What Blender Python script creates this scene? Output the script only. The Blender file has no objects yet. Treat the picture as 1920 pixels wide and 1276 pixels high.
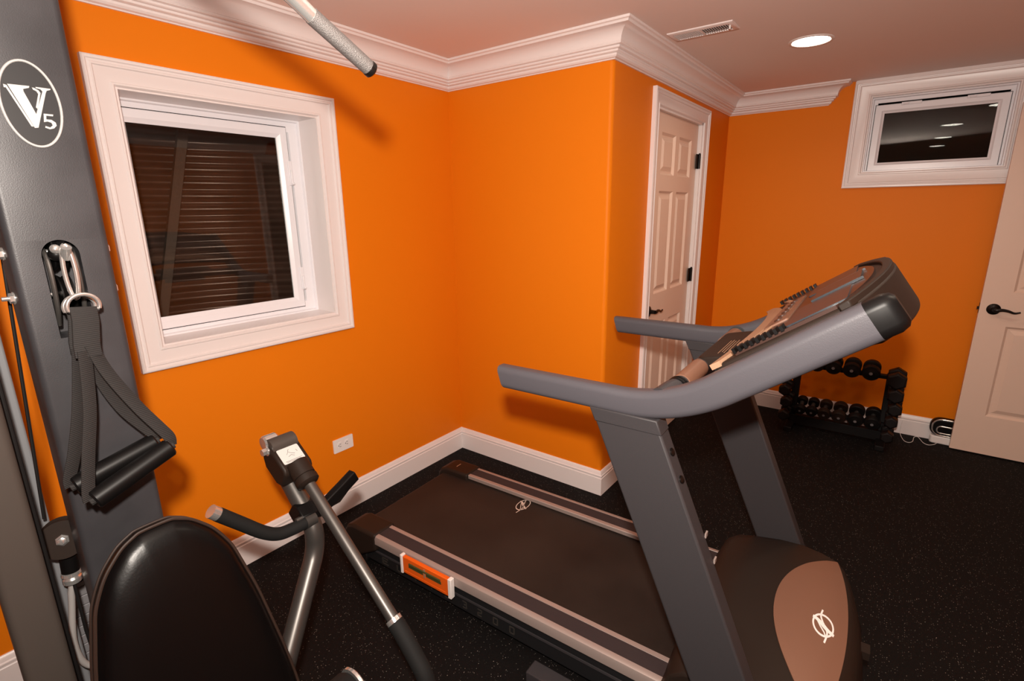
import bpy, bmesh, math, random
from mathutils import Vector, Matrix, Euler
PI = math.pi
R = math.radians
random.seed(7)
SC = bpy.context.scene
COL = SC.collection

# ------------------------------------------------------------------ camera
CP = Vector((2.1261, 0.0, 1.5002))
YAW, PITCH, ROLL, FPX = 0.6449, -0.2498, -0.0126, 959.4

# room dimensions (metres)
Y1 = 2.2686      # corner face beyond the window wall
XB = 1.0016      # closet face
Y2 = 4.1537      # far wall
HC = 2.26        # ceiling
XR, YF = 3.42, -2.7

# ------------------------------------------------------------------ materials
def mat(name, col, rough=0.5, metal=0.0, spec=0.5, bump=0.0, bscale=200.0, var=0.0, vscale=5.0, coat=0.0, emit=None, estr=0.0):
    m = bpy.data.materials.new(name); m.use_nodes = True
    nt = m.node_tree; b = nt.nodes['Principled BSDF']
    b.inputs['Base Color'].default_value = (*col, 1)
    b.inputs['Roughness'].default_value = rough
    b.inputs['Metallic'].default_value = metal
    b.inputs['Specular IOR Level'].default_value = spec
    b.inputs['Coat Weight'].default_value = coat
    if emit:
        b.inputs['Emission Color'].default_value = (*emit, 1); b.inputs['Emission Strength'].default_value = estr
    tc = nt.nodes.new('ShaderNodeTexCoord')
    if bump > 0:
        n = nt.nodes.new('ShaderNodeTexNoise'); n.inputs['Scale'].default_value = bscale; n.inputs['Detail'].default_value = 3
        bp = nt.nodes.new('ShaderNodeBump'); bp.inputs['Strength'].default_value = bump; bp.inputs['Distance'].default_value = 0.002
        nt.links.new(tc.outputs['Object'], n.inputs['Vector']); nt.links.new(n.outputs['Fac'], bp.inputs['Height'])
        nt.links.new(bp.outputs['Normal'], b.inputs['Normal'])
    if var > 0:
        n = nt.nodes.new('ShaderNodeTexNoise'); n.inputs['Scale'].default_value = vscale; n.inputs['Detail'].default_value = 4
        cr = nt.nodes.new('ShaderNodeValToRGB')
        cr.color_ramp.elements[0].position = 0.3; cr.color_ramp.elements[1].position = 0.7
        cr.color_ramp.elements[0].color = (*[c*(1-var) for c in col], 1); cr.color_ramp.elements[1].color = (*[min(1, c*(1+var)) for c in col], 1)
        nt.links.new(tc.outputs['Object'], n.inputs['Vector']); nt.links.new(n.outputs['Fac'], cr.inputs['Fac'])
        nt.links.new(cr.outputs['Color'], b.inputs['Base Color'])
    return m

M = {}
M['orange'] = mat('orange_paint', (0.76, 0.195, 0.005), 0.5, spec=0.13, bump=0.05, bscale=260)
M['ceiling'] = mat('ceiling_paint', (0.84, 0.73, 0.69), 0.85, spec=0.1)
M['trim'] = mat('white_trim_paint', (0.80, 0.735, 0.725), 0.3, spec=0.45)
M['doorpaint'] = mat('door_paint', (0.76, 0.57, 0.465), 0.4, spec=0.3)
M['vinyl'] = mat('white_vinyl', (0.82, 0.81, 0.85), 0.3)
M['bronze'] = mat('dark_bronze', (0.012, 0.009, 0.008), 0.32, metal=0.6)
M['gymgrey'] = mat('grey_powder_coat', (0.037, 0.0355, 0.039), 0.42, metal=0.12, spec=0.4, bump=0.1, bscale=500, var=0.2, vscale=9)
M['gymsteel'] = mat('brushed_steel_paint', (0.10, 0.092, 0.086), 0.38, metal=0.7)
M['shroud'] = mat('silver_taupe_paint', (0.062, 0.050, 0.043), 0.5, metal=0.2, spec=0.35)
M['chrome'] = mat('chrome', (0.74, 0.72, 0.70), 0.2, metal=0.82)
M['knurl'] = mat('knurled_chrome', (0.19, 0.175, 0.17), 0.5, metal=0.6, bump=0.9, bscale=700)
M['black'] = mat('black_plastic', (0.004, 0.0035, 0.0035), 0.4, spec=0.18)
M['foam'] = mat('black_foam', (0.008, 0.008, 0.008), 0.75, spec=0.25, bump=0.2, bscale=600)
M['rubber'] = mat('black_rubber', (0.006, 0.005, 0.005), 0.6, spec=0.25)
M['vinylblack'] = mat('black_vinyl_upholstery', (0.0022, 0.0018, 0.0018), 0.3, spec=0.18, bump=0.05, bscale=260)
M['piping'] = mat('brown_black_piping', (0.02, 0.011, 0.008), 0.4)
M['plateg'] = mat('weight_plate_grey', (0.19, 0.185, 0.195), 0.5, metal=0.1, spec=0.4)
M['badgeface'] = mat('badge_black', (0.012, 0.0115, 0.0125), 0.45, metal=0.0, spec=0.35)
M['badgesilver'] = mat('badge_silver', (0.42, 0.41, 0.40), 0.4, metal=0.1)
M['postgrey'] = mat('light_grey_paint', (0.17, 0.175, 0.185), 0.5, spec=0.35)
M['hose'] = mat('grey_hose', (0.30, 0.28, 0.27), 0.5)
M['sticker'] = mat('white_sticker', (0.58, 0.56, 0.54), 0.7, spec=0.2)
M['ink'] = mat('grey_ink', (0.12, 0.12, 0.12), 0.6)
M['tmgrey'] = mat('treadmill_grey', (0.037, 0.0335, 0.036), 0.46, metal=0.0, spec=0.28, bump=0.12, bscale=500)
M['tmbar'] = mat('treadmill_blue_grey', (0.070, 0.066, 0.076), 0.42, metal=0.05, spec=0.35, bump=0.12, bscale=500)
M['tmdark'] = mat('treadmill_dark_plastic', (0.019, 0.012, 0.009), 0.5, spec=0.16, bump=0.06, bscale=800)
M['tmframe'] = mat('treadmill_frame_black', (0.011, 0.011, 0.012), 0.5, spec=0.3)
M['alu'] = mat('satin_aluminium', (0.36, 0.29, 0.265), 0.45, metal=0.35, spec=0.4)
M['insert'] = mat('rail_insert', (0.036, 0.026, 0.027), 0.7, spec=0.2, bump=0.2, bscale=500)
M['belt'] = mat('running_belt', (0.021, 0.014, 0.011), 0.65, spec=0.22, bump=0.35, bscale=900, var=0.3, vscale=3)
M['tan'] = mat('taupe_plastic', (0.19, 0.092, 0.058), 0.45, spec=0.35)
M['white'] = mat('white_mark', (0.9, 0.88, 0.86), 0.4)
M['mark'] = mat('pale_belt_mark', (0.60, 0.50, 0.44), 0.6)
M['dimletter'] = mat('grey_lettering', (0.036, 0.032, 0.028), 0.6, spec=0.2)
M['conface'] = mat('console_face', (0.045, 0.022, 0.017), 0.3, spec=0.35)
M['screen'] = mat('console_screen', (0.030, 0.036, 0.043), 0.28, spec=0.4)
M['confin'] = mat('console_silver_fin', (0.36, 0.21, 0.13), 0.45, metal=0.1, spec=0.3)
M['levelorange'] = mat('level_orange', (0.72, 0.11, 0.008), 0.5, spec=0.25)
M['levelvial'] = mat('vial_dark_green', (0.05, 0.06, 0.02), 0.3)
M['plasticwhite'] = mat('white_plastic', (0.80, 0.76, 0.74), 0.4)
M['iron'] = mat('black_iron', (0.005, 0.004, 0.004), 0.55, spec=0.2)
M['hex'] = mat('black_rubber_hex', (0.006, 0.0045, 0.0045), 0.5, spec=0.22)
M['lampglow'] = mat('lamp_lens', (1, 1, 1), 0.5, emit=(1.0, 0.93, 0.80), estr=14.0)
M['well'] = mat('galvanised_window_well', (0.15, 0.075, 0.058), 0.3, metal=0.25, var=0.25, vscale=6)
M['wellstrap'] = mat('well_strap_steel', (0.20, 0.125, 0.10), 0.5, metal=0.2, bump=1.0, bscale=60)
M['soil'] = mat('dark_soil', (0.02, 0.015, 0.012), 0.95)
M['hall'] = mat('hall_paint', (0.62, 0.52, 0.44), 0.7)

def ribbed(name, col, axis_scale, rough):
    m = mat(name, col, rough); nt = m.node_tree; b = nt.nodes['Principled BSDF']
    tc = nt.nodes.new('ShaderNodeTexCoord'); w = nt.nodes.new('ShaderNodeTexWave')
    w.bands_direction = 'Z'; w.inputs['Scale'].default_value = axis_scale
    bp = nt.nodes.new('ShaderNodeBump'); bp.inputs['Strength'].default_value = 0.6; bp.inputs['Distance'].default_value = 0.001
    nt.links.new(tc.outputs['Object'], w.inputs['Vector']); nt.links.new(w.outputs['Fac'], bp.inputs['Height']); nt.links.new(bp.outputs['Normal'], b.inputs['Normal'])
    return m
M['webbing'] = ribbed('black_webbing', (0.011, 0.0085, 0.008), 90, 0.8)

def glass_mat():
    m = bpy.data.materials.new('window_glass'); m.use_nodes = True; nt = m.node_tree; nt.nodes.clear()
    o = nt.nodes.new('ShaderNodeOutputMaterial'); mx = nt.nodes.new('ShaderNodeMixShader')
    t = nt.nodes.new('ShaderNodeBsdfTransparent'); t.inputs['Color'].default_value = (0.86, 0.88, 0.86, 1)
    g = nt.nodes.new('ShaderNodeBsdfGlossy'); g.inputs['Roughness'].default_value = 0.015
    f = nt.nodes.new('ShaderNodeFresnel'); f.inputs['IOR'].default_value = 1.5
    nt.links.new(f.outputs[0], mx.inputs[0]); nt.links.new(t.outputs[0], mx.inputs[1]); nt.links.new(g.outputs[0], mx.inputs[2]); nt.links.new(mx.outputs[0], o.inputs[0])
    return m
M['glass'] = glass_mat()

def floor_mat():
    m = mat('speckled_rubber_floor', (0.008, 0.007, 0.007), 0.75, spec=0.14); nt = m.node_tree; b = nt.nodes['Principled BSDF']
    tc = nt.nodes.new('ShaderNodeTexCoord')
    v = nt.nodes.new('ShaderNodeTexVoronoi'); v.inputs['Scale'].default_value = 165; v.inputs['Randomness'].default_value = 1
    nz = nt.nodes.new('ShaderNodeTexNoise'); nz.inputs['Scale'].default_value = 400
    ad = nt.nodes.new('ShaderNodeMath'); ad.operation = 'MULTIPLY_ADD'; ad.inputs[1].default_value = 0.5
    nt.links.new(tc.outputs['Object'], v.inputs['Vector']); nt.links.new(tc.outputs['Object'], nz.inputs['Vector'])
    nt.links.new(nz.outputs['Fac'], ad.inputs[0]); nt.links.new(v.outputs['Distance'], ad.inputs[2])
    lt = nt.nodes.new('ShaderNodeMath'); lt.operation = 'LESS_THAN'; lt.inputs[1].default_value = 0.44
    nt.links.new(ad.outputs[0], lt.inputs[0])
    sp = nt.nodes.new('ShaderNodeSeparateColor'); nt.links.new(v.outputs['Color'], sp.inputs[0])
    gt = nt.nodes.new('ShaderNodeMath'); gt.operation = 'GREATER_THAN'; gt.inputs[1].default_value = 0.66
    nt.links.new(sp.outputs[0], gt.inputs[0])
    mu = nt.nodes.new('ShaderNodeMath'); mu.operation = 'MULTIPLY'; nt.links.new(lt.outputs[0], mu.inputs[0]); nt.links.new(gt.outputs[0], mu.inputs[1])
    mr = nt.nodes.new('ShaderNodeMapRange'); mr.inputs[3].default_value = 0.15; mr.inputs[4].default_value = 1.0; nt.links.new(sp.outputs[1], mr.inputs[0])
    mu2 = nt.nodes.new('ShaderNodeMath'); mu2.operation = 'MULTIPLY'; nt.links.new(mu.outputs[0], mu2.inputs[0]); nt.links.new(mr.outputs[0], mu2.inputs[1])
    mx = nt.nodes.new('ShaderNodeMix'); mx.data_type = 'RGBA'
    mx.inputs[6].default_value = (0.0042, 0.0032, 0.0030, 1); mx.inputs[7].default_value = (0.30, 0.27, 0.24, 1)
    nt.links.new(mu2.outputs[0], mx.inputs[0]); nt.links.new(mx.outputs[2], b.inputs['Base Color'])
    n2 = nt.nodes.new('ShaderNodeTexNoise'); n2.inputs['Scale'].default_value = 220; n2.inputs['Detail'].default_value = 3
    bp = nt.nodes.new('ShaderNodeBump'); bp.inputs['Strength'].default_value = 0.5; bp.inputs['Distance'].default_value = 0.002
    nt.links.new(tc.outputs['Object'], n2.inputs['Vector']); nt.links.new(n2.outputs['Fac'], bp.inputs['Height']); nt.links.new(bp.outputs['Normal'], b.inputs['Normal'])
    return m
M['floor'] = floor_mat()

# ------------------------------------------------------------------ helpers
def wm(o):
    if o is None: return Matrix.Identity(4)
    return wm(o.parent) @ o.matrix_basis if o.parent else o.matrix_basis.copy()

def obj(name, bm, m, parent=None, local=False, angle=35, label=None, kind=None, bevel=0, segs=2):
    bmesh.ops.recalc_face_normals(bm, faces=bm.faces[:])
    if parent is not None and not local:
        bm.transform(wm(parent).inverted())
    me = bpy.data.meshes.new(name); bm.to_mesh(me); bm.free()
    me.materials.append(M[m] if isinstance(m, str) else m)
    for p in me.polygons: p.use_smooth = True
    me.set_sharp_from_angle(angle=R(angle))
    o = bpy.data.objects.new(name, me); COL.objects.link(o)
    if parent is not None: o.parent = parent
    if label: o['label'] = label
    if kind: o['kind'] = kind
    if bevel:
        b = o.modifiers.new('bevel', 'BEVEL'); b.width = bevel; b.segments = segs; b.limit_method = 'ANGLE'; b.angle_limit = R(40); b.harden_normals = False
    return o

def thing(name, label, cat, loc, rz=0.0, group=None):
    o = bpy.data.objects.new(name, None); COL.objects.link(o)
    o.empty_display_size = 0.05
    o.location = loc; o.rotation_euler = (0, 0, rz)
    o['label'] = label; o['category'] = cat
    if group: o['group'] = group
    return o

def tag(o, label, cat, group=None):
    o['label'] = label; o['category'] = cat
    if group: o['group'] = group
    return o

def B(): return bmesh.new()

def box(bm, c, s, rot=None):
    """c centre, s full size, rot Matrix/Euler"""
    r = bmesh.ops.create_cube(bm, size=1.0)
    mt = Matrix.Translation(Vector(c)) @ (rot.to_4x4() if rot is not None else Matrix.Identity(4)) @ Matrix.Diagonal((*s, 1))
    bmesh.ops.transform(bm, matrix=mt, verts=r['verts'])
    return r['verts']

def bx(bm, x0, x1, y0, y1, z0, z1):
    return box(bm, ((x0+x1)/2, (y0+y1)/2, (z0+z1)/2), (abs(x1-x0), abs(y1-y0), abs(z1-z0)))

def frame_from(d, up=None):
    d = Vector(d).normalized()
    up = Vector(up) if up is not None else (Vector((0, 0, 1)) if abs(d.z) < 0.95 else Vector((1, 0, 0)))
    a = (up - d*up.dot(d)).normalized()       # 'up'
    b = d.cross(a)
    return d, a, b

def cyl(bm, p0, p1, r0, r1=None, n=28, caps=True):
    p0, p1 = Vector(p0), Vector(p1); r1 = r0 if r1 is None else r1
    d, a, b = frame_from(p1-p0)
    rings = []
    for p, r in ((p0, r0), (p1, r1)):
        rings.append([bm.verts.new(p + a*math.cos(2*PI*i/n)*r + b*math.sin(2*PI*i/n)*r) for i in range(n)])
    for i in range(n):
        bm.faces.new((rings[0][i], rings[0][(i+1) % n], rings[1][(i+1) % n], rings[1][i]))
    if caps:
        bm.faces.new(rings[0][::-1]); bm.faces.new(rings[1])

def lathe(bm, p, d, prof, n=32, up=None):
    """prof: list of (t along d, radius)"""
    p = Vector(p); d, a, b = frame_from(d, up); rings = []
    for t, r in prof:
        c = p + d*t
        if r < 1e-6: rings.append([bm.verts.new(c)])
        else: rings.append([bm.verts.new(c + a*math.cos(2*PI*i/n)*r + b*math.sin(2*PI*i/n)*r) for i in range(n)])
    for k in range(len(rings)-1):
        A, Bb = rings[k], rings[k+1]
        if len(A) == 1 and len(Bb) == 1: continue
        for i in range(n):
            j = (i+1) % n
            if len(A) == 1: bm.faces.new((A[0], Bb[j], Bb[i]))
            elif len(Bb) == 1: bm.faces.new((A[i], A[j], Bb[0]))
            else: bm.faces.new((A[i], A[j], Bb[j], Bb[i]))
    if len(rings[0]) > 1: bm.faces.new(rings[0][::-1])
    if len(rings[-1]) > 1: bm.faces.new(rings[-1])

def spline(pts, sub=8):
    """Catmull-Rom through pts"""
    P = [Vector(p) for p in pts]; out = []
    P = [P[0]*2-P[1]] + P + [P[-1]*2-P[-2]]
    for i in range(1, len(P)-2):
        for k in range(sub):
            t = k/sub
            out.append(0.5*((2*P[i]) + (-P[i-1]+P[i+1])*t + (2*P[i-1]-5*P[i]+4*P[i+1]-P[i+2])*t*t + (-P[i-1]+3*P[i]-3*P[i+1]+P[i+2])*t**3))
    out.append(P[-2]); return out

def fillet(pts, r, n=8):
    P = [Vector(p) for p in pts]; out = [P[0]]
    for i in range(1, len(P)-1):
        a, b, c = P[i-1], P[i], P[i+1]
        u = (a-b); v = (c-b); L = min(r, u.length*.49, v.length*.49)
        s, e = b+u.normalized()*L, b+v.normalized()*L
        for k in range(n+1):
            t = k/n; out.append(s*(1-t)**2 + b*2*t*(1-t) + e*t*t)
    out.append(P[-1]); return out

def sweep(bm, path, section, up=(0, 0, 1), caps=True, scales=None, fixed_up=False):
    """section: list of (side, up) coords"""
    P = [Vector(p) for p in path]; n = len(section); rings = []
    a_prev = None
    for i, p in enumerate(P):
        d = (P[min(i+1, len(P)-1)] - P[max(i-1, 0)]).normalized()
        if a_prev is None or fixed_up: dd, a, b = frame_from(d, up)
        else:
            a = (a_prev - d*a_prev.dot(d)).normalized(); b = d.cross(a)
        a_prev = a; s = scales[i] if scales else 1.0
        rings.append([bm.verts.new(p + b*x*s + a*y*s) for x, y in section])
    for k in range(len(rings)-1):
        for i in range(n):
            j = (i+1) % n; bm.faces.new((rings[k][i], rings[k][j], rings[k+1][j], rings[k+1][i]))
    if caps: bm.faces.new(rings[0][::-1]); bm.faces.new(rings[-1])

def circ(r, n=16): return [(r*math.cos(2*PI*i/n), r*math.sin(2*PI*i/n)) for i in range(n)]
def rrect(w, h, r, n=5):
    out = []
    for cx, cy, a0 in ((w/2-r, h/2-r, 0), (-w/2+r, h/2-r, 90), (-w/2+r, -h/2+r, 180), (w/2-r, -h/2+r, 270)):
        for k in range(n+1):
            a = R(a0+90*k/n); out.append((cx+r*math.cos(a), cy+r*math.sin(a)))
    return out
def tube(bm, path, r, n=16, **k): sweep(bm, path, circ(r, n), **k)

def prism(bm, poly, f):
    """poly list of 2D; f(a,b,side) -> Vector for side 0/1"""
    A = [bm.verts.new(f(a, b, 0)) for a, b in poly]; C = [bm.verts.new(f(a, b, 1)) for a, b in poly]
    n = len(poly); bm.faces.new(A[::-1]); bm.faces.new(C)
    for i in range(n):
        j = (i+1) % n; bm.faces.new((A[i], A[j], C[j], C[i]))

def mould(bm, path, prof, close_ends=True):
    """path: plan polyline, room on its right-hand side; prof: (distance from wall, z) closed polygon"""
    P = [Vector((p[0], p[1])) for p in path]; rings = []
    for i, p in enumerate(P):
        if i == 0: d0 = d1 = (P[1]-P[0]).normalized()
        elif i == len(P)-1: d0 = d1 = (P[-1]-P[-2]).normalized()
        else: d0 = (P[i]-P[i-1]).normalized(); d1 = (P[i+1]-P[i]).normalized()
        n0 = Vector((d0.y, -d0.x)); n1 = Vector((d1.y, -d1.x))
        m = (n0+n1); m = m/(1+n0.dot(n1))
        rings.append([bm.verts.new((p.x+m.x*d, p.y+m.y*d, z)) for d, z in prof])
    n = len(prof)
    for k in range(len(rings)-1):
        for i in range(n):
            j = (i+1) % n; bm.faces.new((rings[k][i], rings[k][j], rings[k+1][j], rings[k+1][i]))
    if close_ends: bm.faces.new(rings[0][::-1]); bm.faces.new(rings[-1])

def casing(bm, rect, prof, f, sides='TBLR', open_bottom=False):
    """mitred picture frame. rect=(a0,a1,b0,b1) outer; prof list of (inset, height); f(a,b,h)->Vector"""
    a0, a1, b0, b1 = rect
    if open_bottom: cs = [(a0, b0, 1, 0), (a0, b1, 1, -1), (a1, b1, -1, -1), (a1, b0, -1, 0)]; closed = False
    else: cs = [(a0, b0, 1, 1), (a0, b1, 1, -1), (a1, b1, -1, -1), (a1, b0, -1, 1)]; closed = True
    rings = [[bm.verts.new(f(a+sa*t, b+sb*t, h)) for t, h in prof] for a, b, sa, sb in cs]
    n = len(prof); m = len(rings)
    for k in range(m if closed else m-1):
        A, C = rings[k], rings[(k+1) % m]
        for i in range(n):
            j = (i+1) % n; bm.faces.new((A[i], A[j], C[j], C[i]))
    if not closed: bm.faces.new(rings[0][::-1]); bm.faces.new(rings[-1])

STROKES = {  # simple stroke letters on a unit box
 'E': [[(1, 1), (0, 1), (0, 0), (1, 0)], [(0, .5), (.8, .5)]], 'L': [[(0, 1), (0, 0), (1, 0)]], 'I': [[(.5, 0), (.5, 1)]],
 'T': [[(0, 1), (1, 1)], [(.5, 1), (.5, 0)]], '3': [[(0, 1), (1, 1), (1, .5), (.3, .5)], [(1, .5), (1, 0), (0, 0)]],
 '2': [[(0, 1), (1, 1), (1, .55), (0, .4), (0, 0), (1, 0)]], '0': [[(0, 0), (0, 1), (1, 1), (1, 0), (0, 0)]],
}
def ribbon(bm, pts, w, f, close=False):
    """flat stroke of width w in 2D mapped through f(a,b,h), with a little thickness"""
    P = [Vector((p[0], p[1])) for p in pts]; n = len(P); L = []; Rr = []
    for i in range(n):
        if close: d = (P[(i+1) % n]-P[i-1]).normalized()
        else: d = (P[min(i+1, n-1)]-P[max(i-1, 0)]).normalized()
        q = Vector((-d.y, d.x)); ww = w[i] if isinstance(w, (list, tuple)) else w
        L.append(P[i]+q*ww/2); Rr.append(P[i]-q*ww/2)
    def vv(p, h): return bm.verts.new(f(p.x, p.y, h))
    lt = [vv(p, 1) for p in L]; rt = [vv(p, 1) for p in Rr]; lb = [vv(p, 0) for p in L]; rb = [vv(p, 0) for p in Rr]
    for i in range(n if close else n-1):
        j = (i+1) % n
        bm.faces.new((lt[i], lt[j], rt[j], rt[i])); bm.faces.new((lb[i], rb[i], rb[j], lb[j]))
        bm.faces.new((lt[i], lb[i], lb[j], lt[j])); bm.faces.new((rt[i], rt[j], rb[j], rb[i]))
    if not close:
        bm.faces.new((lt[0], rt[0], rb[0], lb[0])); bm.faces.new((lt[-1], lb[-1], rb[-1], rt[-1]))

def copy_tree(o, parent=None):
    c = o.copy(); COL.objects.link(c); c.parent = parent
    for ch in [x for x in bpy.data.objects if x.parent == o]: copy_tree(ch, c)
    return c

#@ROOM
# ------------------------------------------------------------------ the room
T = 0.14
bm = B(); bx(bm, -0.2, XR+1.2, YF-.2, Y2+.35, -0.05, 0); obj('floor', bm, 'floor', kind='structure')
bm = B(); bx(bm, -0.2, XR+1.2, YF-.2, Y2+.35, HC, HC+.06); obj('ceiling', bm, 'ceiling', kind='structure')
# window wall with its opening
WY0, WY1, WZ0, WZ1 = .603, 1.506, .947, 1.988
IN = .083
oy0, oy1, oz0, oz1 = WY0+IN, WY1-IN, WZ0+IN, WZ1-IN
bm = B()
bx(bm, -.2, 0, YF, oy0, 0, HC); bx(bm, -.2, 0, oy1, Y1+.12, 0, HC); bx(bm, -.2, 0, oy0, oy1, 0, oz0); bx(bm, -.2, 0, oy0, oy1, oz1, HC)
obj('wall_left', bm, 'orange', kind='structure')
# bump-out facing the camera, rounded outer corner
rr = 0.022
poly = [(0, Y1), (XB-rr, Y1)] + [(XB-rr+rr*math.sin(R(a)), Y1+rr-rr*math.cos(R(a))) for a in range(10, 91, 10)] + [(XB, Y1+.12), (0, Y1+.12)]
bm = B(); prism(bm, poly, lambda a, b, s: Vector((a, b, HC*s))); obj('wall_centre', bm, 'orange', kind='structure')
DY0, DY1, DZ = 2.722, 3.654, 2.105      # door casing outer
dj0, dj1, djz = DY0+.082, DY1-.082, DZ-.082
bm = B()
bx(bm, XB-T, XB, Y1+.12, dj0, 0, HC); bx(bm, XB-T, XB, dj1, Y2, 0, HC); bx(bm, XB-T, XB, dj0, dj1, djz, HC)
obj('wall_closet', bm, 'orange', kind='structure')
# far wall with window opening
FX0, FX1, FZ0 = 1.759, 2.635, 1.611
fx0, fx1, fz0, fz1 = FX0+.094, FX1-.094, FZ0+.094, HC-.099
bm = B()
bx(bm, XB-T, fx0, Y2, Y2+.2, 0, HC); bx(bm, fx1, XR+.12, Y2, Y2+.2, 0, HC); bx(bm, fx0, fx1, Y2, Y2+.2, 0, fz0); bx(bm, fx0, fx1, Y2, Y2+.2, fz1, HC)
obj('wall_back', bm, 'orange', kind='structure')
# right wall with doorway, hall behind
bm = B()
bx(bm, XR, XR+.12, YF, 3.16, 0, HC); bx(bm, XR, XR+.12, 4.0, Y2, 0, HC); bx(bm, XR, XR+.12, 3.16, 4.0, 2.05, HC)
obj('wall_right', bm, 'orange', kind='structure')
bm = B(); bx(bm, XR+1.1, XR+1.2, YF, Y2+.2, 0, HC); obj('wall_hall', bm, 'hall', kind='structure')
bm = B(); bx(bm, -.2, XR+1.2, YF-.12, YF, 0, HC); obj('wall_front', bm, 'orange', kind='structure')

# crown moulding
crown = [(0, HC), (.124, HC), (.124, HC-.009), (.117, HC-.012), (.113, HC-.02)]
for k in range(1, 9):
    a = R(90*k/8); crown.append((.113-.055*math.sin(a), HC-.02-.048*(1-math.cos(a))))
crown += [(.056, HC-.070), (.058, HC-.074), (.056, HC-.078), (.046, HC-.081), (.046, HC-.088), (.042, HC-.091), (.035, HC-.092), (.035, HC-.099),
          (.031, HC-.102), (.024, HC-.104), (.023, HC-.111), (.018, HC-.117), (.010, HC-.120), (.008, HC-.124), (0, HC-.124)]
bm = B(); mould(bm, [(0, YF), (0, Y1), (XB, Y1), (XB, Y2), (1.615, Y2), (1.615, Y2+.02)], crown)
obj('trim_1', bm, 'trim', kind='structure', angle=25)
bm = B(); mould(bm, [(XR, 3.2), (XR, YF)], crown); obj('trim_2', bm, 'trim', kind='structure', angle=25)
bm = B(); mould(bm, [(XR, YF), (0, YF)], crown); obj('trim_3', bm, 'trim', kind='structure', angle=25)
# baseboards
bp = [(0, 0), (.016, 0), (.016, .098), (.0135, .101), (.0135, .106), (.0155, .109), (.0155, .114), (.012, .118), (.010, .126), (.007, .134), (.004, .1375), (0, .1375)]
for nm, pth in (('baseboard_left', [(0, YF), (0, Y1), (XB, Y1), (XB, DY0)]), ('baseboard_back', [(XB, DY1), (XB, Y2), (XR, Y2)]),
                ('baseboard_right', [(XR, 3.07), (XR, YF), (0, YF)])):
    bm = B(); mould(bm, pth, bp); obj(nm, bm, 'trim', kind='structure', angle=25)

# casing profile
def cas(w): 
    s = w/.083
    return [(t*s, h) for t, h in [(0, 0), (0, .021), (.004, .0235), (.010, .0235), (.013, .019), (.018, .0175), (.021, .0205), (.026, .0195), (.029, .0145), (.034, .0125),
            (.070, .0095), (.073, .012), (.078, .012), (.081, .008), (.083, .004), (.083, 0)]]
# ---- window 1
fA = lambda a, b, h: Vector((h, a, b))
bm = B(); casing(bm, (WY0, WY1, WZ0, WZ1), cas(IN), fA)
win1 = obj('window_1', bm, 'trim', kind='structure', angle=25)
D1 = .155
bm = B()   # reveal liner
t = .006
bx(bm, -D1, .0035, oy0-.003, oy0+t, oz0-.003, oz1+.003); bx(bm, -D1, .0035, oy1-t, oy1+.003, oz0-.003, oz1+.003); bx(bm, -D1, .002, oy0, oy1, oz0-.002, oz0+t); bx(bm, -D1, .002, oy0, oy1, oz1-t, oz1+.002)
obj('window_reveal', bm, 'trim', win1)
bm = B(); casing(bm, (oy0+t, oy1-t, oz0+t, oz1-t), [(0, 0), (0, .022), (.006, .022), (.010, .012), (.05, .012), (.054, .006), (.056, 0)], lambda a, b, h: Vector((-D1+h, a, b)))
obj('window_frame', bm, 'vinyl', win1, angle=25)
sy0, sy1, sz0, sz1 = .6925, 1.352, 1.064, 1.867
bm = B(); casing(bm, (sy0, sy1, sz0, sz1), [(0, 0), (0, .012), (.003, .015), (.030, .015), (.040, .009), (.047, .006), (.047, 0)], lambda a, b, h: Vector((-D1+.006+h, a, b)))
sash = obj('sash', bm, 'vinyl', win1, angle=25)
bm = B(); casing(bm, (sy0-.0035, sy1+.0035, sz0-.0035, sz1+.0035), [(0, 0), (0, .0125), (.0034, .0125), (.0034, 0)], lambda a, b, h: Vector((-D1+.0008+h, a, b)))
obj('gasket', bm, 'black', win1)
bm = B(); bx(bm, -D1+.006, -D1+.011, sy0+.040, sy1-.040, sz0+.040, sz1-.040); obj('window_pane', bm, 'glass', win1)
bm = B()
for zc in (1.675, 1.20):
    bx(bm, -D1+.02, -D1+.028, sy1-.012, sy1+.006, zc-.055, zc+.05)
    bx(bm, -D1+.028, -D1+.036, sy1-.008, sy1+.002, zc-.05, zc+.01)
    cyl(bm, (-D1+.036, sy1-.002, zc-.047), (-D1+.042, sy1-.002, zc-.047), .006)
obj('window_latch', bm, 'vinyl', win1, bevel=.002)
# window well behind the glass: corrugated, curved sheet
bm = B(); nz, na = 240, 26; rows = []
wc = (.0-.2, .80)
for i in range(nz+1):
    z = .55+i*(1.75/nz); row = []
    for j in range(na+1):
        a = PI*j/na; rad = .80+.012*math.sin(2*PI*z/.067)
        row.append(bm.verts.new((wc[0]-rad*math.sin(a)*.95, wc[1]+.15-rad*math.cos(a)*1.05, z)))
    rows.append(row)
for i in range(nz):
    for j in range(na): bm.faces.new((rows[i][j], rows[i][j+1], rows[i+1][j+1], rows[i+1][j]))
well = obj('window_well', bm, 'well', angle=60); tag(well, 'curved brown corrugated metal window well seen through the large left window', 'window well')
sm = well.modifiers.new('thick', 'SOLIDIFY'); sm.thickness = .003
bm = B(); bx(bm, -1.3, -.2, .0, 2.2, .50, .56); gr = obj('gravel_bed', bm, 'soil'); gr['kind'] = 'structure'
bm = B(); bx(bm, -1.3, -.2, .0, 2.2, 2.30, 2.34); gr = obj('well_lid', bm, 'soil'); gr['kind'] = 'structure'  # unseen dark slab laid over the window well
a0, a1 = Vector((-.812, 1.255, 2.10)), Vector((-.902, .978, .90))
bm = B(); d, a, b = frame_from(a1-a0, (1, 0, 0)); L = (a1-a0).length
rot = Matrix((b, d, a)).transposed()
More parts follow.
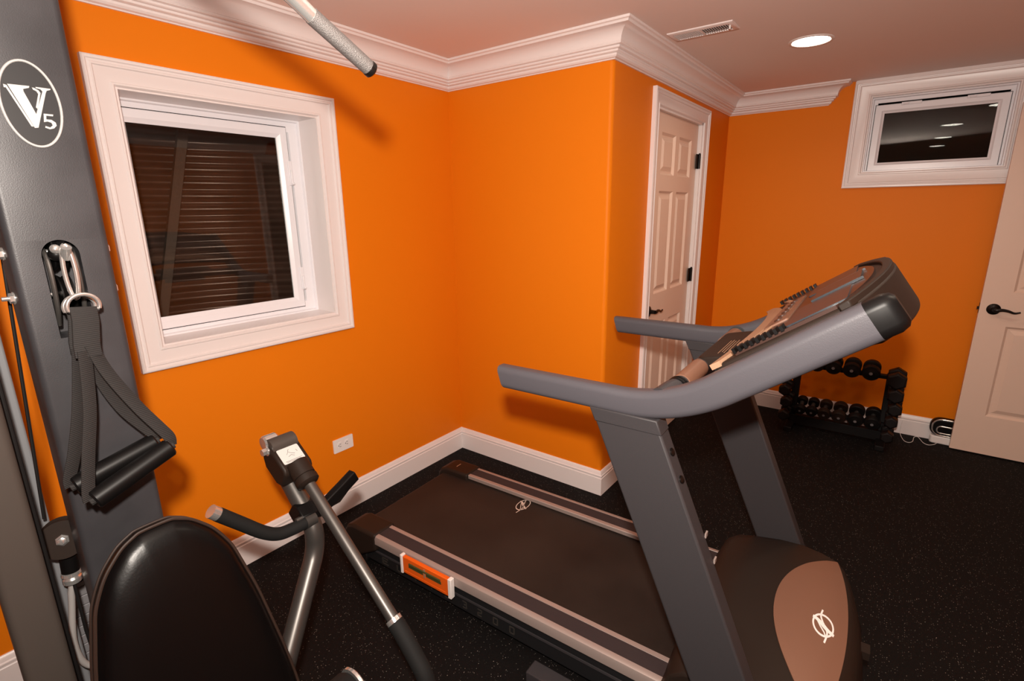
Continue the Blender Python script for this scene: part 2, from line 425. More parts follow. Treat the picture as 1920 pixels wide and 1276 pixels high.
box(bm, (a0+a1)/2, (.052, L, .006), rot); box(bm, (a0+a1)/2+b*.024+a*.01, (.005, L, .026), rot)
obj('strap', bm, 'wellstrap', well)
# ---- window 2 (far wall)
fD = lambda a, b, h: Vector((a, Y2-h, b))
bm = B(); casing(bm, (FX0, FX1, FZ0, HC-.004), cas(.095), fD)
bx(bm, FX0+.004, FX1-.004, Y2-.026, Y2, HC-.022, HC-.0005)
win2 = obj('window_2', bm, 'trim', kind='structure', angle=25)
bm = B(); d2 = .075; t = .006
bx(bm, fx0-.003, fx0+t, Y2-.0035, Y2+d2, fz0-.003, fz1+.003); bx(bm, fx1-t, fx1+.003, Y2-.0035, Y2+d2, fz0-.003, fz1+.003); bx(bm, fx0, fx1, Y2-.002, Y2+d2, fz0-.002, fz0+t); bx(bm, fx0, fx1, Y2-.002, Y2+d2, fz1-t, fz1+.002)
obj('window_reveal', bm, 'trim', win2)
bm = B(); casing(bm, (fx0+t, fx1-t, fz0+t, fz1-t), [(0, 0), (0, .03), (.006, .03), (.010, .014), (.03, .014), (.03, 0)], lambda a, b, h: Vector((a, Y2+d2-h, b)))
obj('window_frame', bm, 'vinyl', win2, angle=25)
s2 = (1.880, 2.512, 1.716, 2.112)
bm = B(); casing(bm, (s2[0]-.003, s2[1]+.003, s2[2]-.003, s2[3]+.003), [(0, 0), (0, .016), (.003, .016), (.003, 0)], lambda a, b, h: Vector((a, Y2+d2-h, b)))
obj('gasket', bm, 'black', win2)
bm = B(); casing(bm, s2, [(0, 0), (0, .018), (.003, .021), (.034, .021), (.042, .012), (.050, .009), (.050, 0)], lambda a, b, h: Vector((a, Y2+d2-h, b)))
obj('sash', bm, 'vinyl', win2, angle=25)
bm = B(); bx(bm, s2[0]+.044, s2[1]-.044, Y2+d2-.009, Y2+d2-.004, s2[2]+.044, s2[3]-.044); obj('window_pane', bm, 'glass', win2)
bm = B()
for xc in (2.06, 2.37):
    bx(bm, xc-.05, xc+.05, Y2+d2-.032, Y2+d2-.02, s2[3]-.012, s2[3]+.004)
    bx(bm, xc-.04, xc-.01, Y2+d2-.040, Y2+d2-.03, s2[3]-.010, s2[3]-.002)
obj('window_latch', bm, 'vinyl', win2, bevel=.002)
bm = B(); bx(bm, 1.6, 2.9, Y2+.62, Y2+.66, 1.3, 2.5); bx(bm, 1.6, 1.64, Y2+.2, Y2+.62, 1.3, 2.5); bx(bm, 2.86, 2.9, Y2+.2, Y2+.62, 1.3, 2.5)
bx(bm, 1.6, 2.9, Y2+.2, Y2+.66, 1.26, 1.3); bx(bm, 1.6, 2.9, Y2+.2, Y2+.66, 2.5, 2.54)
gr = obj('dark_well_box', bm, 'soil'); gr['kind'] = 'structure'  # dark box put behind the far window as its well

# ---- doors
def panel_door(bm, w, h, th, f, panels, depth=.013):
    """both faces get recessed + raised panels. f(a,b,c): a along width, b height, c through thickness"""
    xs = sorted(set([0, w] + [p[0] for p in panels] + [p[1] for p in panels])); zs = sorted(set([0, h] + [p[2] for p in panels] + [p[3] for p in panels]))
    def inp(x, z): 
        for p in panels:
            if p[0] < x < p[1] and p[2] < z < p[3]: return True
        return False
    for side in (0, 1):
        c0 = 0 if side == 0 else th; sg = 1 if side == 0 else -1
        for i in range(len(xs)-1):
            for j in range(len(zs)-1):
                if inp((xs[i]+xs[i+1])/2, (zs[j]+zs[j+1])/2): continue
                bm.faces.new([bm.verts.new(f(a, b, c0)) for a, b in ((xs[i], zs[j]), (xs[i+1], zs[j]), (xs[i+1], zs[j+1]), (xs[i], zs[j+1]))])
        for p in panels:
            lv = [(0, 0), (.004, .004*1), (.012, depth), (.022, depth), (.045, .002), (.05, .002)]
            rings = [[bm.verts.new(f(a, b, c0+sg*dd)) for a, b in ((p[0]+q, p[2]+q), (p[1]-q, p[2]+q), (p[1]-q, p[3]-q), (p[0]+q, p[3]-q))] for q, dd in lv]
            for k in range(len(rings)-1):
                for i in range(4):
                    j = (i+1) % 4; bm.faces.new((rings[k][i], rings[k][j], rings[k+1][j], rings[k+1][i]))
            bm.faces.new(rings[-1])
    for (a0, b0), (a1, b1) in (((0, 0), (w, 0)), ((w, 0), (w, h)), ((w, h), (0, h)), ((0, h), (0, 0))):
        bm.faces.new([bm.verts.new(f(a0, b0, 0)), bm.verts.new(f(a1, b1, 0)), bm.verts.new(f(a1, b1, th)), bm.verts.new(f(a0, b0, th))])
    bmesh.ops.remove_doubles(bm, verts=bm.verts[:], dist=.0004)

# closet door: casing, jamb, leaf
ly0, ly1 = 2.822, 3.552
w = ly1-ly0
pan = []
for x0, x1 in ((.115, .335), (w-.335+.0, w-.115)):
    pan += [(x0, x1, 1.675, 1.90), (x0, x1, .99, 1.585), (x0, x1, .20, .80)]
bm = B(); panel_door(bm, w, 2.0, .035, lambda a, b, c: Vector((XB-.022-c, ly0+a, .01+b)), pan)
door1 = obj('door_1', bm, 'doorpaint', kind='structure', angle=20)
bm = B(); casing(bm, (DY0, DY1, 0, DZ), cas(.082), lambda a, b, h: Vector((XB+h, a, b)), open_bottom=True); obj('door_casing', bm, 'trim', door1, angle=25)
bm = B(); bx(bm, XB-T, XB+.001, dj0-.001, dj0+.014, 0, djz); bx(bm, XB-T, XB+.001, dj1-.014, dj1+.001, 0, djz); bx(bm, XB-T, XB+.001, dj0, dj1, djz-.012, djz+.001)
bx(bm, XB-.075, XB-.05, dj0, dj0+.026, 0, djz); bx(bm, XB-.075, XB-.05, dj1-.026, dj1, 0, djz); bx(bm, XB-.075, XB-.05, dj0, dj1, djz-.024, djz)
obj('door_jamb', bm, 'trim', door1)
for zc in (1.79, 1.055, .28):
    bm = B(); cyl(bm, (XB-.004, ly1+.005, zc-.045), (XB-.004, ly1+.005, zc+.045), .008); bx(bm, XB-.014, XB-.009, ly1-.035, ly1+.002, zc-.045, zc+.045)
    lathe(bm, (XB-.004, ly1+.005, zc+.045), (0, 0, 1), [(0, .006), (.004, .007), (.008, 0)], n=12)
    obj('hinge', bm, 'bronze', door1)
def lever(p, n, along, parent, r=.032, L=.11, wave=.012):
    """p on door face, n outward normal, along: lever direction"""
    p, n, al = Vector(p), Vector(n).normalized(), Vector(along).normalized(); u = Vector((0, 0, 1))
    bm = B(); lathe(bm, p, n, [(-.001, r), (.004, r), (.008, r*.9), (.011, r*.6), (.014, .013), (.040, .011)], n=32)
    q = p+n*.045
    pts = [q-n*.004, q+al*.012, q+al*.035+u*.004, q+al*.06+u*.0, q+al*.085-u*wave*.7, q+al*L+u*(-.002)]
    pth = spline(pts, 6); sc = [1.25-0.75*i/(len(pth)-1) for i in range(len(pth))]
    sweep(bm, pth, rrect(.014, .018, .006, 3), scales=sc, up=u)
    return obj('door_handle', bm, 'bronze', parent, label='dark bronze lever handle')
lever((XB-.022, 2.876, .905), (1, 0, 0), (0, 1, 0), door1)
# open entrance door lying back against the far wall
OX0, OY0 = 2.550, 4.030
w2 = .80
pan2 = [(.13, w2-.13, .245, .80), (.13, w2-.13, 1.00, 1.85)]
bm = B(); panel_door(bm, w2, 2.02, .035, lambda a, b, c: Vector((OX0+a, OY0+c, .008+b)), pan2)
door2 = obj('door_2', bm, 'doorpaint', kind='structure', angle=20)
lever((2.612, OY0, .905), (0, -1, 0), (1, 0, 0), door2)
lever((2.612, OY0+.035, .905), (0, 1, 0), (1, 0, 0), door2)
bm = B(); bx(bm, OX0-.0015, OX0+.004, OY0+.006, OY0+.029, .875, .935); bx(bm, OX0-.010, OX0, OY0+.011, OY0+.024, .897, .913)
obj('latch_plate', bm, 'bronze', door2, label='dark bronze latch on the door edge')
for zc in (1.79, 1.0, .28):
    bm = B(); cyl(bm, (OX0+w2+.006, OY0-.002, zc-.045), (OX0+w2+.006, OY0-.002, zc+.045), .008); obj('hinge', bm, 'bronze', door2)
bm = B(); casing(bm, (3.07, 4.09, 0, 2.13), cas(.082), lambda a, b, h: Vector((XR-h, a, b)), open_bottom=True); 
obj('door_3', bm, 'trim', kind='structure', angle=25)

# ---- ceiling fittings
def downlight(x, y, label):
    t_ = thing('recessed_light', label, 'ceiling light', (x, y, HC), group='recessed ceiling lights')
    bm = B(); lathe(bm, (x, y, HC+.001), (0, 0, -1), [(0, .097), (.003, .097), (.006, .092), (.006, .084), (.003, .080), (.002, .078)], n=40)
    obj('trim_ring', bm, 'plasticwhite', t_)
    bm = B(); lathe(bm, (x, y, HC+.001), (0, 0, -1), [(0, .080), (.004, .079), (.0045, 0)], n=40)
    obj('lens', bm, 'lampglow', t_)
    return t_
downlight(1.652, 3.02, 'round recessed ceiling light glowing beside the ceiling vent')
for x, y, s in ((2.37, 1.53, 'third'), (2.35, .31, 'second'), (2.33, -.78, 'first'), (2.615, 2.64, 'fourth')):
    downlight(x, y, 'recessed ceiling light seen only as a reflection in the high window, %s along the row' % s)

v = thing('ceiling_vent', 'white slotted air register on the ceiling by the crown moulding corner', 'vent', (1.29, 2.55, HC))
vx0, vx1, vy0, vy1 = 1.15, 1.432, 2.487, 2.610
bm = B(); casing(bm, (vx0, vx1, vy0, vy1), [(0, 0), (0, .004), (.006, .007), (.022, .008), (.024, .003), (.024, 0)], lambda a, b, h: Vector((a, b, HC-h))); obj('frame', bm, 'trim', v)
bm = B(); bx(bm, vx0+.02, vx1-.02, vy0+.02, vy1-.02, HC-.0015, HC-.0005); obj('duct_shade_sheet', bm, 'black', v)  # black sheet behind the louvres, the duct's shade put into its colour
bm = B(); n = 24
for i in range(n):
    x = vx0+.028+(vx1-vx0-.056)*i/(n-1)
    box(bm, (x, (vy0+vy1)/2, HC-.0055), (.0016, vy1-vy0-.048, .0075), Matrix.Rotation(R(25 if i < n/2 else -25), 3, 'Y'))
obj('louvre', bm, 'trim', v)
bm = B(); bx(bm, (vx0+vx1)/2-.003, (vx0+vx1)/2+.003, vy0+.022, vy1-.022, HC-.008, HC-.001); obj('divider', bm, 'trim', v)
bm = B(); cyl(bm, (vx1-.02, vy0+.04, HC-.006), (vx1-.02, vy0+.04, HC-.022), .004); obj('damper_lever', bm, 'plasticwhite', v)

# ---- outlet
oc = Vector((0, 1.389, .363))
o_ = thing('wall_outlet', 'white double socket mounted sideways on the orange wall under the large window', 'outlet', oc)
bm = B(); prism(bm, rrect(.114, .070, .004, 3), lambda a, b, s: oc+Vector((.0055*s, a, b))); obj('cover_plate', bm, 'plasticwhite', o_)
for s in (-1, 1):
    c = oc+Vector((.0055, s*.020, 0))
    bm = B(); prism(bm, rrect(.028, .033, .011, 4), lambda a, b, q: c+Vector((.0018*q, a, b))); sk = obj('socket', bm, 'plasticwhite', o_)
    bm = B(); bx(bm, c.x+.0012, c.x+.0022, c.y-.004, c.y+.005, c.z+.005, c.z+.0075); bx(bm, c.x+.0012, c.x+.0022, c.y-.004, c.y+.005, c.z-.0075, c.z-.005)
    cyl(bm, (c.x+.0012, c.y-.009, c.z), (c.x+.0022, c.y-.009, c.z), .0028, n=12); obj('slot', bm, 'ink', sk)
#@TREADMILL
# ------------------------------------------------------------------ treadmill
TM = thing('treadmill', 'grey folding treadmill with long side handrails and slanted console beside the orange corner', 'treadmill', (0, 1.475, 0), R(2.0))
def tm(name, bm, m, parent=None, **k): return obj(name, bm, m, parent or TM, local=True, **k)
# frame side members
bm = B()
for s in (-1, 1):
    prism(bm, [(.36, .045), (1.90, .035), (1.90, .15), (.36, .15)], lambda a, b, q, s=s: Vector((a, s*(.335-.03*q), b)))
bx(bm, .42, .47, -.31, .31, .05, .12); bx(bm, 1.0, 1.05, -.31, .31, .05, .12); bx(bm, 1.80, 1.88, -.33, .33, .04, .12)
fr = tm('frame', bm, 'tmframe', bevel=.004)
bm = B()
for s in (-1, 1): bx(bm, .40, 1.80, s*.337, s*.341, .100, .108)
tm('frame_groove', bm, 'tmgrey', fr)
# deck + belt
bm = B(); bx(bm, .40, 1.86, -.29, .29, .125, .150); tm('deck', bm, 'tmframe')
bm = B(); n = 14; pts = []
x0, x1, r_, zc = .385, 1.80, .032, .134
pts = [(x1, zc+r_)] + [(x0-r_*math.sin(PI*k/n), zc+r_*math.cos(PI*k/n)) for k in range(n+1)] + [(x1, zc-r_)]
inn = [(x1, zc-r_+.003)] + [(x0-(r_-.003)*math.sin(PI*k/n), zc+(r_-.003)*math.cos(PI*k/n)) for k in range(n, -1, -1)] + [(x1, zc+r_-.003)]
prism(bm, pts+inn, lambda a, b, q: Vector((a, -.262+.524*q, b))); belt = tm('running_belt', bm, 'belt')
# rails
for s in (-1, 1):
    e = .190
    bm = B(); prism(bm, [(s*.255, .172), (s*.255, e-.003), (s*.258, e), (s*.274, e), (s*.276, e-.003), (s*.330, e-.003), (s*.332, e), (s*.345, e), (s*.351, e-.004), (s*.354, e-.012), (s*.354, .152), (s*.346, .148), (s*.300, .150)],
          lambda a, b, q: Vector((.515+1.235*q, a, b))); rl = tm('side_rail', bm, 'alu')
    bm = B(); bx(bm, .516, 1.749, s*.2755, s*.3305, e-.004, e-.0008); tm('foot_grip_strip', bm, 'insert', rl)
    # rear end caps
    bm = B()
    prism(bm, [(.335, .05), (.325, .11), (.332, .155), (.350, .182), (.385, .196), (.53, .196), (.53, .12), (.43, .06)], lambda a, b, q, s=s: Vector((a, s*(.243+.115*q), b)))
    ec = tm('rear_end_cap', bm, 'tmdark', bevel=.012, segs=3)
    bm = B(); prism(bm, [(1.735, .12), (1.735, .192), (1.80, .198), (1.90, .215), (1.90, .10)], lambda a, b, q, s=s: Vector((a, s*(.245+.113*q), b))); tm('front_end_cap', bm, 'tmdark', bevel=.010, segs=3)
    bm = B(); cyl(bm, (.40, s*.25, .045), (.40, s*.34, .045), .045); cyl(bm, (.40, s*.24, .045), (.40, s*.35, .045), .014); tm('rear_foot', bm, 'rubber', bevel=.004)
# belt logo and small line on far end cap
def nlogo(bm, f, w=1.0):
    """ring of unit radius, curved slash and thick diagonal"""
    ribbon(bm, [(math.cos(2*PI*k/40), math.sin(2*PI*k/40)) for k in range(40)], .20*w, f, close=True)
    ribbon(bm, spline([(-.22, 1.50, 0), (-.33, .85, 0), (-.12, .36, 0), (.15, 0, 0), (.44, -.45, 0), (.45, -.88, 0), (.30, -1.55, 0)], 6), .20*w, f)
    ribbon(bm, spline([(-1.08, .42, 0), (-.5, .27, 0), (0, 0, 0), (.5, -.27, 0), (1.12, -.46, 0)], 5), [w*(.30+.16*(1-abs(k-10)/10)) for k in range(21)], f)
    ribbon(bm, [(-.62, .22), (-.25, -.22), (.18, -.62), (.34, -.92)], .15*w, f)
BT = .1662
bm = B(); nlogo(bm, lambda a, b, h: Vector((.891+a*.026, .218+b*.046, BT+.0006*h)), .6); tm('belt_emblem', bm, 'mark', belt)
bm = B(); bx(bm, .425, .429, .285, .318, .1955, .1966); tm('rear_cap_mark', bm, 'confin')
# lettering ELITE 3200 on near side panel
def letters(txt, u0, du, z0, h, w_, st):
    for i, ch in enumerate(txt):
        bm = B()
        for s in STROKES[ch]:
            for k in range(len(s)-1):
                p = [(u0+i*du+s[k+j][0]*w_, z0+s[k+j][1]*h) for j in (0, 1)]
                ribbon(bm, p, st, lambda a, b, q: Vector((a, -.3352-.0012*q, b)))
        tm('numeral' if ch.isdigit() else 'letter', bm, 'dimletter', fr)
letters('ELITE', .545, .088, .060, .026, .034, .006)
letters('3200', .985, .072, .058, .026, .018, .0045)
# front motor hood
prof = [(1.735, .06), (1.735, .17), (1.745, .255), (1.765, .305), (1.80, .332), (1.87, .343), (1.96, .341), (2.05, .330), (2.12, .315), (2.165, .300), (2.190, .275), (2.207, .22), (2.217, .14), (2.220, .06), (2.21, .035)]
def hood(i, v):
    u, z = prof[i]; t = max(0, min(1, (u-1.80)/.32)); t = t*t*(3-2*t)
    k = (v/.37)**2; return Vector((u-.050*k*t, v, z-(.012+.045*(1-t))*k*k*(1 if z > .1 else 0)))
bm = B(); nv = 24; rows = []
for j in range(nv+1):
    v_ = -.372+.744*j/nv; rows.append([bm.verts.new(hood(i, v_)) for i in range(len(prof))])
for j in range(nv):
    for i in range(len(prof)-1): bm.faces.new((rows[j][i], rows[j][i+1], rows[j+1][i+1], rows[j+1][i]))
bm.faces.new(rows[0]); bm.faces.new(rows[-1][::-1]); bm.faces.new([rows[j][0] for j in range(nv+1)]+[rows[j][-1] for j in range(nv, -1, -1)])
hd = tm('motor_hood', bm, 'tmdark', angle=40, bevel=.006)
def hz(u, v):
    t = max(0, min(1, (u-1.80)/.32)); t = t*t*(3-2*t); k = (v/.37)**2; dr = .012+.045*(1-t); uu = u+.050*k*t
    for i in range(len(prof)-1):
        if i >= 3 and prof[i][0] <= uu <= prof[i+1][0] and prof[i+1][1] > .27:
            f_ = (uu-prof[i][0])/(prof[i+1][0]-prof[i][0]); z = prof[i][1]*(1-f_)+prof[i+1][1]*f_; return z-dr*k*k
    return .30-dr*k*k
bm = B(); nv, nu = 40, 10; rows = []
for j in range(nv+1):
    q = -1+2*j/nv; v_ = .356*q; sh = 1-abs(q)**2.1
    ua, ub = 2.114-.146*sh, 2.118+.042*sh
    rows.append([(bm.verts.new((ua+(ub-ua)*i/nu, v_, hz(ua+(ub-ua)*i/nu, v_)+.004)), bm.verts.new((ua+(ub-ua)*i/nu, v_, hz(ua+(ub-ua)*i/nu, v_)-.004))) for i in range(nu+1)])
for j in range(nv):
    for i in range(nu):
        bm.faces.new([rows[j][i][0], rows[j][i+1][0], rows[j+1][i+1][0], rows[j+1][i][0]])
    for i in (0, nu): bm.faces.new([rows[j][i][0], rows[j+1][i][0], rows[j+1][i][1], rows[j][i][1]])
inl = tm('hood_inlay', bm, 'tan', angle=50, label='tan lens-shaped inlay with white emblem')
bm = B(); nlogo(bm, lambda a, b, h: Vector((2.099+a*.0255, -.030+b*.043, hz(2.099+a*.0255, -.03+b*.043)+.0042+.001*h)), .85)
tm('hood_emblem', bm, 'white', inl)
bm = B()
for s in (-1, 1): cyl(bm, (2.20, s*.30, .035), (2.20, s*.36, .035), .034)
for i, s in enumerate((-1, 1)): pass
bm.free()
for s in (-1, 1):
    bm = B(); cyl(bm, (2.185, s*.375, .036), (2.185, s*.405, .036), .034); cyl(bm, (2.185, s*.37, .036), (2.185, s*.412, .036), .010); tm('front_wheel', bm, 'rubber', bevel=.003)
bm = B(); bx(bm, 2.195, 2.222, .03, .07, .215, .24); tm('power_inlet', bm, 'tmdark'); 
# base tubes beneath uprights
for s in (-1, 1):
    bm = B(); bx(bm, 1.33, 2.17, s*.375, s*.432, .004, .052); tm('base_tube', bm, 'tmgrey', bevel=.004)
bm = B(); bx(bm, 2.08, 2.14, -.40, .40, .01, .05); bx(bm, 1.85, 1.91, -.40, .40, .008, .045); tm('base_crossbar', bm, 'tmgrey')
# uprights (slanted hollow slabs)
for s in (-1, 1):
    y_o, y_i = s*.432, s*.378
    bm = B()
    def edge(z): return 1.975-.436*z, 2.127-.416*z
    zs = [.048, .995]
    poly = [(edge(zs[0])[0], zs[0]), (edge(zs[0])[1], zs[0]), (edge(zs[1])[1], zs[1]), (edge(zs[1])[0], zs[1])]
    prism(bm, poly, lambda a, b, q: Vector((a, y_o+(y_i-y_o)*q, b)))
    up_ = tm('upright', bm, 'tmgrey', bevel=.006, segs=3)
    bm = B(); l0, r0 = edge(.976); l1, r1 = edge(1.012)
    prism(bm, [(l0-.001, .976), (r0+.001, .976), (r1+.002, 1.012), (l1-.002, 1.012)], lambda a, b, q: Vector((a, y_o+s*.0015+(y_i-y_o-s*.003)*q, b))); tm('upright_collar', bm, 'tmgrey', up_, bevel=.003)
    for z in (.93, .865):
        bm = B(); lathe(bm, (edge(z)[1], (y_o+y_i)/2, z), (.92, 0, .38), [(-.002, .010), (.003, .010), (.006, .006), (.0065, 0)], n=20); tm('bolt', bm, 'bronze', up_)
    for z in (.455, .505):
        pass
for z in (.722, .660):
    bm = B(); bx(bm, edge(z)[1]+.001, edge(z)[1]+.005, -.384, -.368, z-.007, z+.005)
    tm('upright_label', bm, 'alu', label='small white label on the upright')
# handrails
for s in (-1, 1):
    y_ = s*.405
    path = fillet([(1.235, y_, 1.036), (1.735, y_, 1.036), (2.092, y_, 1.036+.357*.72)], .13, 12)
    n = len(path)
    bm = B(); sec = rrect(.050, .064, .017, 5)
    sc = [1.0+.22*(i/(n-1)) for i in range(n)]
    sweep(bm, path, sec, up=(0, 0, 1), scales=sc)
    # slanted cut at the tip: lower part pulled back
    for vtx in bm.verts:
        if vtx.co.x < 1.3: vtx.co.x += (1.068-vtx.co.z)*.32
    hr = tm('handrail', bm, 'tmbar', angle=30)
    bm = B(); d = (path[-1]-path[-2]).normalized(); p = path[-1]
    sweep(bm, [p-d*.004, p+d*.030, p+d*.044, p+d*.050], rrect(.050, .064, .017, 5), up=(0, 0, 1), scales=[1.20, 1.20, 1.05, .8]); tm('rail_end_cap', bm, 'black', hr)
    bm = B(); bx(bm, 1.54, 1.70, y_-.02, y_+.02, .99, 1.012); tm('rail_saddle', bm, 'tmgrey', hr)
# cross bar with grips and sensor pod
bm = B(); path = spline([(1.704, -.412, 1.066), (1.714, -.36, 1.071), (1.722, -.30, 1.070), (1.724, -.10, 1.073), (1.724, .10, 1.073), (1.722, .30, 1.070), (1.718, .36, 1.064), (1.712, .405, 1.050)], 6)
tube(bm, path, .0225, n=20); cb = tm('cross_bar', bm, 'tmgrey')
for s in (-1, 1):
    bm = B(); tube(bm, [(1.7222, s*.305, 1.0700), (1.7236, s*.150, 1.0725)], .0250, n=24); tm('pulse_grip', bm, 'tan', cb, label='brown metallic grip sensor')
    for y_ in (.318, .333):
        bm = B(); tube(bm, [Vector((1.7205, s*(y_+.003), 1.0675)), Vector((1.721, s*(y_-.003), 1.0685))], .0275, n=24); tm('grip_ring', bm, 'black', cb)
CA, SA = math.cos(R(35)), math.sin(R(35))
def S(s, v_, h=0): return Vector((1.70+s*CA-h*SA, v_, 1.075+s*SA+h*CA))
bm = B()
PZ = lambda a: 1.108+a*.22
prism(bm, rrect(.098, .345, .02, 4), lambda a, b, q: Vector((1.762+a, .035+b, PZ(a)-.030*(1-q)))); pod = tm('sensor_pod', bm, 'tmdark', bevel=.005)
bm = B(); bx(bm, 1.750, 1.80, -.09, .16, 1.02, 1.080); tm('pod_bracket', bm, 'tmframe', pod, bevel=.004)
bm = B()
for i in range(5):
    a0 = -.004+.0075*i; l0, l1 = ((-.135, .03), (-.12, .035), (-.135, .02), (-.11, .03), (-.13, .0))[i]
    prism(bm, [(a0, l0), (a0+.0022, l0), (a0+.0022, l1), (a0, l1)], lambda a, b, q: Vector((1.762+a, .035+b, PZ(a)+.0002+.0006*q)))
wt = tm('warning_text', bm, 'confin', pod); wt['kind'] = 'stuff'
# console body
def top(v_): return .415+.085*(1-(abs(v_)/.40)**2.2)
def bot(v_): return .13+.05*(1-(abs(v_)/.38)**2) 
def console_grid(bm, v0, v1, nv, s_lo, s_hi, ns, h0, h1):
    T_, Bt = [], []
    for j in range(nv+1):
        v_ = v0+(v1-v0)*j/nv; a, b = s_lo(v_), s_hi(v_)
        T_.append([bm.verts.new(S(a+(b-a)*i/ns, v_, h1(a+(b-a)*i/ns, v_))) for i in range(ns+1)])
        Bt.append([bm.verts.new(S(a+(b-a)*i/ns, v_, h0(a+(b-a)*i/ns, v_))) for i in range(ns+1)])
    for j in range(nv):
        for i in range(ns):
            bm.faces.new((T_[j][i], T_[j][i+1], T_[j+1][i+1], T_[j+1][i])); bm.faces.new((Bt[j][i], Bt[j+1][i], Bt[j+1][i+1], Bt[j][i+1]))
        for i in (0, ns): bm.faces.new((T_[j][i], T_[j+1][i], Bt[j+1][i], Bt[j][i]))
    for j in (0, nv):
        for i in range(ns): bm.faces.new((T_[j][i], T_[j][i+1], Bt[j][i+1], Bt[j][i]))
VW = .372
bm = B(); console_grid(bm, -VW, VW, 24, bot, lambda v_: top(v_)+.012, 10, lambda s, v_: -.035-.075*max(0, (s-.13)/.36), lambda s, v_: -.004)
cons = tm('console', bm, 'tmdark', angle=40, bevel=.008, segs=3)
bm = B(); console_grid(bm, -VW+.012, VW-.012, 24, lambda v_: bot(v_)+.05, lambda v_: top(v_)-.03, 8, lambda s, v_: -.006, lambda s, v_: .003)
face = tm('console_face', bm, 'conface', cons, angle=40)
# silver lower fins
bm = B(); console_grid(bm, -VW, VW, 30, lambda v_: bot(v_)-.006, lambda v_: bot(v_)+.018+.03*(1-(abs(v_)/VW)**2), 3, lambda s, v_: -.01, lambda s, v_: .003)
tm('silver_fin', bm, 'confin', cons, angle=40)
bm = B(); console_grid(bm, -VW*.9, VW*.9, 30, lambda v_: bot(v_)+.062-.012*(v_/VW)**2+.02*(1-(abs(v_)/VW)), lambda v_: bot(v_)+.070+.02*(1-(abs(v_)/VW)), 2, lambda s, v_: .0, lambda s, v_: .007)
tm('silver_fin', bm, 'confin', cons, angle=40)
# displays
def plate(v0, v1, s0, s1, h0, h1, r=.006):
    b_ = B(); prism(b_, [(s0+(s1-s0)/2+y, (v0+v1)/2+x) for x, y in rrect(abs(v1-v0), abs(s1-s0), r, 3)], lambda a, b, q: S(a, b, h0+(h1-h0)*q)); return b_
tm('side_display', plate(-.345, -.10, .30, .425, .002, .006), 'screen', face, label='blue-grey side display window')
tm('side_display', plate(.10, .345, .30, .425, .002, .006), 'screen', face, label='blue-grey side display window')
tm('main_display', plate(-.09, .09, .33, .445, .002, .010), 'screen', face)
tm('control_overlay', plate(-.20, .20, .225, .285, .002, .007), 'tan', face)
bm = B()
for v_ in (-.095, .095):
    b_ = B(); prism(b_, [(.33, v_-.002), (.45, v_-.002), (.45, v_+.002), (.33, v_+.002)], lambda a, b, q: S(a, b, .004+.006*q)); tm('book_holder', b_, 'screen', face)
bm.free()
for i in range(6):
    b_ = B(); lathe(b_, S(.255, -.15+.06*i, .006), S(0, 0, 1)-S(0, 0, 0), [(0, .011), (.004, .010), (.005, 0)], n=16); tm('button', b_, 'conface', face)
# ribbed vents on both sides
for s in (-1, 1):
    for i in range(9):
        s0 = .185+.0135*i
        b_ = B(); prism(b_, [(s0, s*.335), (s0+.0065, s*.335), (s0+.0065, s*.368), (s0, s*.368)], lambda a, b, q: S(a, b, .002+.012*q)); tm('vent_rib', b_, 'black', cons)
bm = B(); console_grid(bm, -.39, .39, 30, lambda v_: top(v_)-.012, lambda v_: top(v_)+.010, 2, lambda s, v_: -.01, lambda s, v_: .006); tm('console_rim', bm, 'tmdark', cons, angle=40, bevel=.003)
# spirit level resting against the near side rail
lv = thing('spirit_level', 'small orange level with white ends leaning on the near side of the treadmill deck', 'spirit level', TM.matrix_basis @ Vector((.835, -.365, .10)), R(2.0))
def L_(bm_, name, m, parent=None, **k):
    bm_.transform(TM.matrix_basis); return obj(name, bm_, m, parent or lv, **k)
bm = B(); bx(bm, .712, .950, -.373, -.3555, .112, .185); lb = L_(bm, 'body', 'levelorange', bevel=.003)
for a, b in ((.700, .712), (.950, .966)):
    bm = B(); bx(bm, a, b, -.376, -.3555, .108, .190); L_(bm, 'end_cap', 'plasticwhite', bevel=.002)
for a, b in ((.745, .822), (.838, .915)):
    bm = B(); bx(bm, a, b, -.3742, -.372, .148, .160); L_(bm, 'slot', 'levelvial', label='dark recessed slot')
bm = B(); cyl(bm, (.748, -.3735, .165), (.912, -.3735, .165), .004, n=12); L_(bm, 'vial', 'levelvial')
bm = B(); bx(bm, .724, .938, -.3745, -.3725, .120, .126); L_(bm, 'ridge', 'levelorange')
bm = B(); bx(bm, .826, .834, -.3748, -.372, .140, .176); L_(bm, 'centre_mark', 'confin')
# ------------------------------------------------------------------ home gym
GY = thing('home_gym', 'grey steel multi-gym with oval V5 badge and black back pad, left of the window', 'home gym', (.86, .266, 0))
def g(name, bm, m, parent=None, **k): return obj(name, bm, m, parent or GY, **k)
# floor base
bm = B(); bx(bm, .35, 1.62, .232, .300, .002, .062); g('base_beam', bm, 'gymgrey', bevel=.006)
for x in (.40, 1.58):
    bm = B(); bx(bm, x-.035, x+.035, .02, .52, .002, .055); g('base_foot', bm, 'gymgrey', bevel=.006)
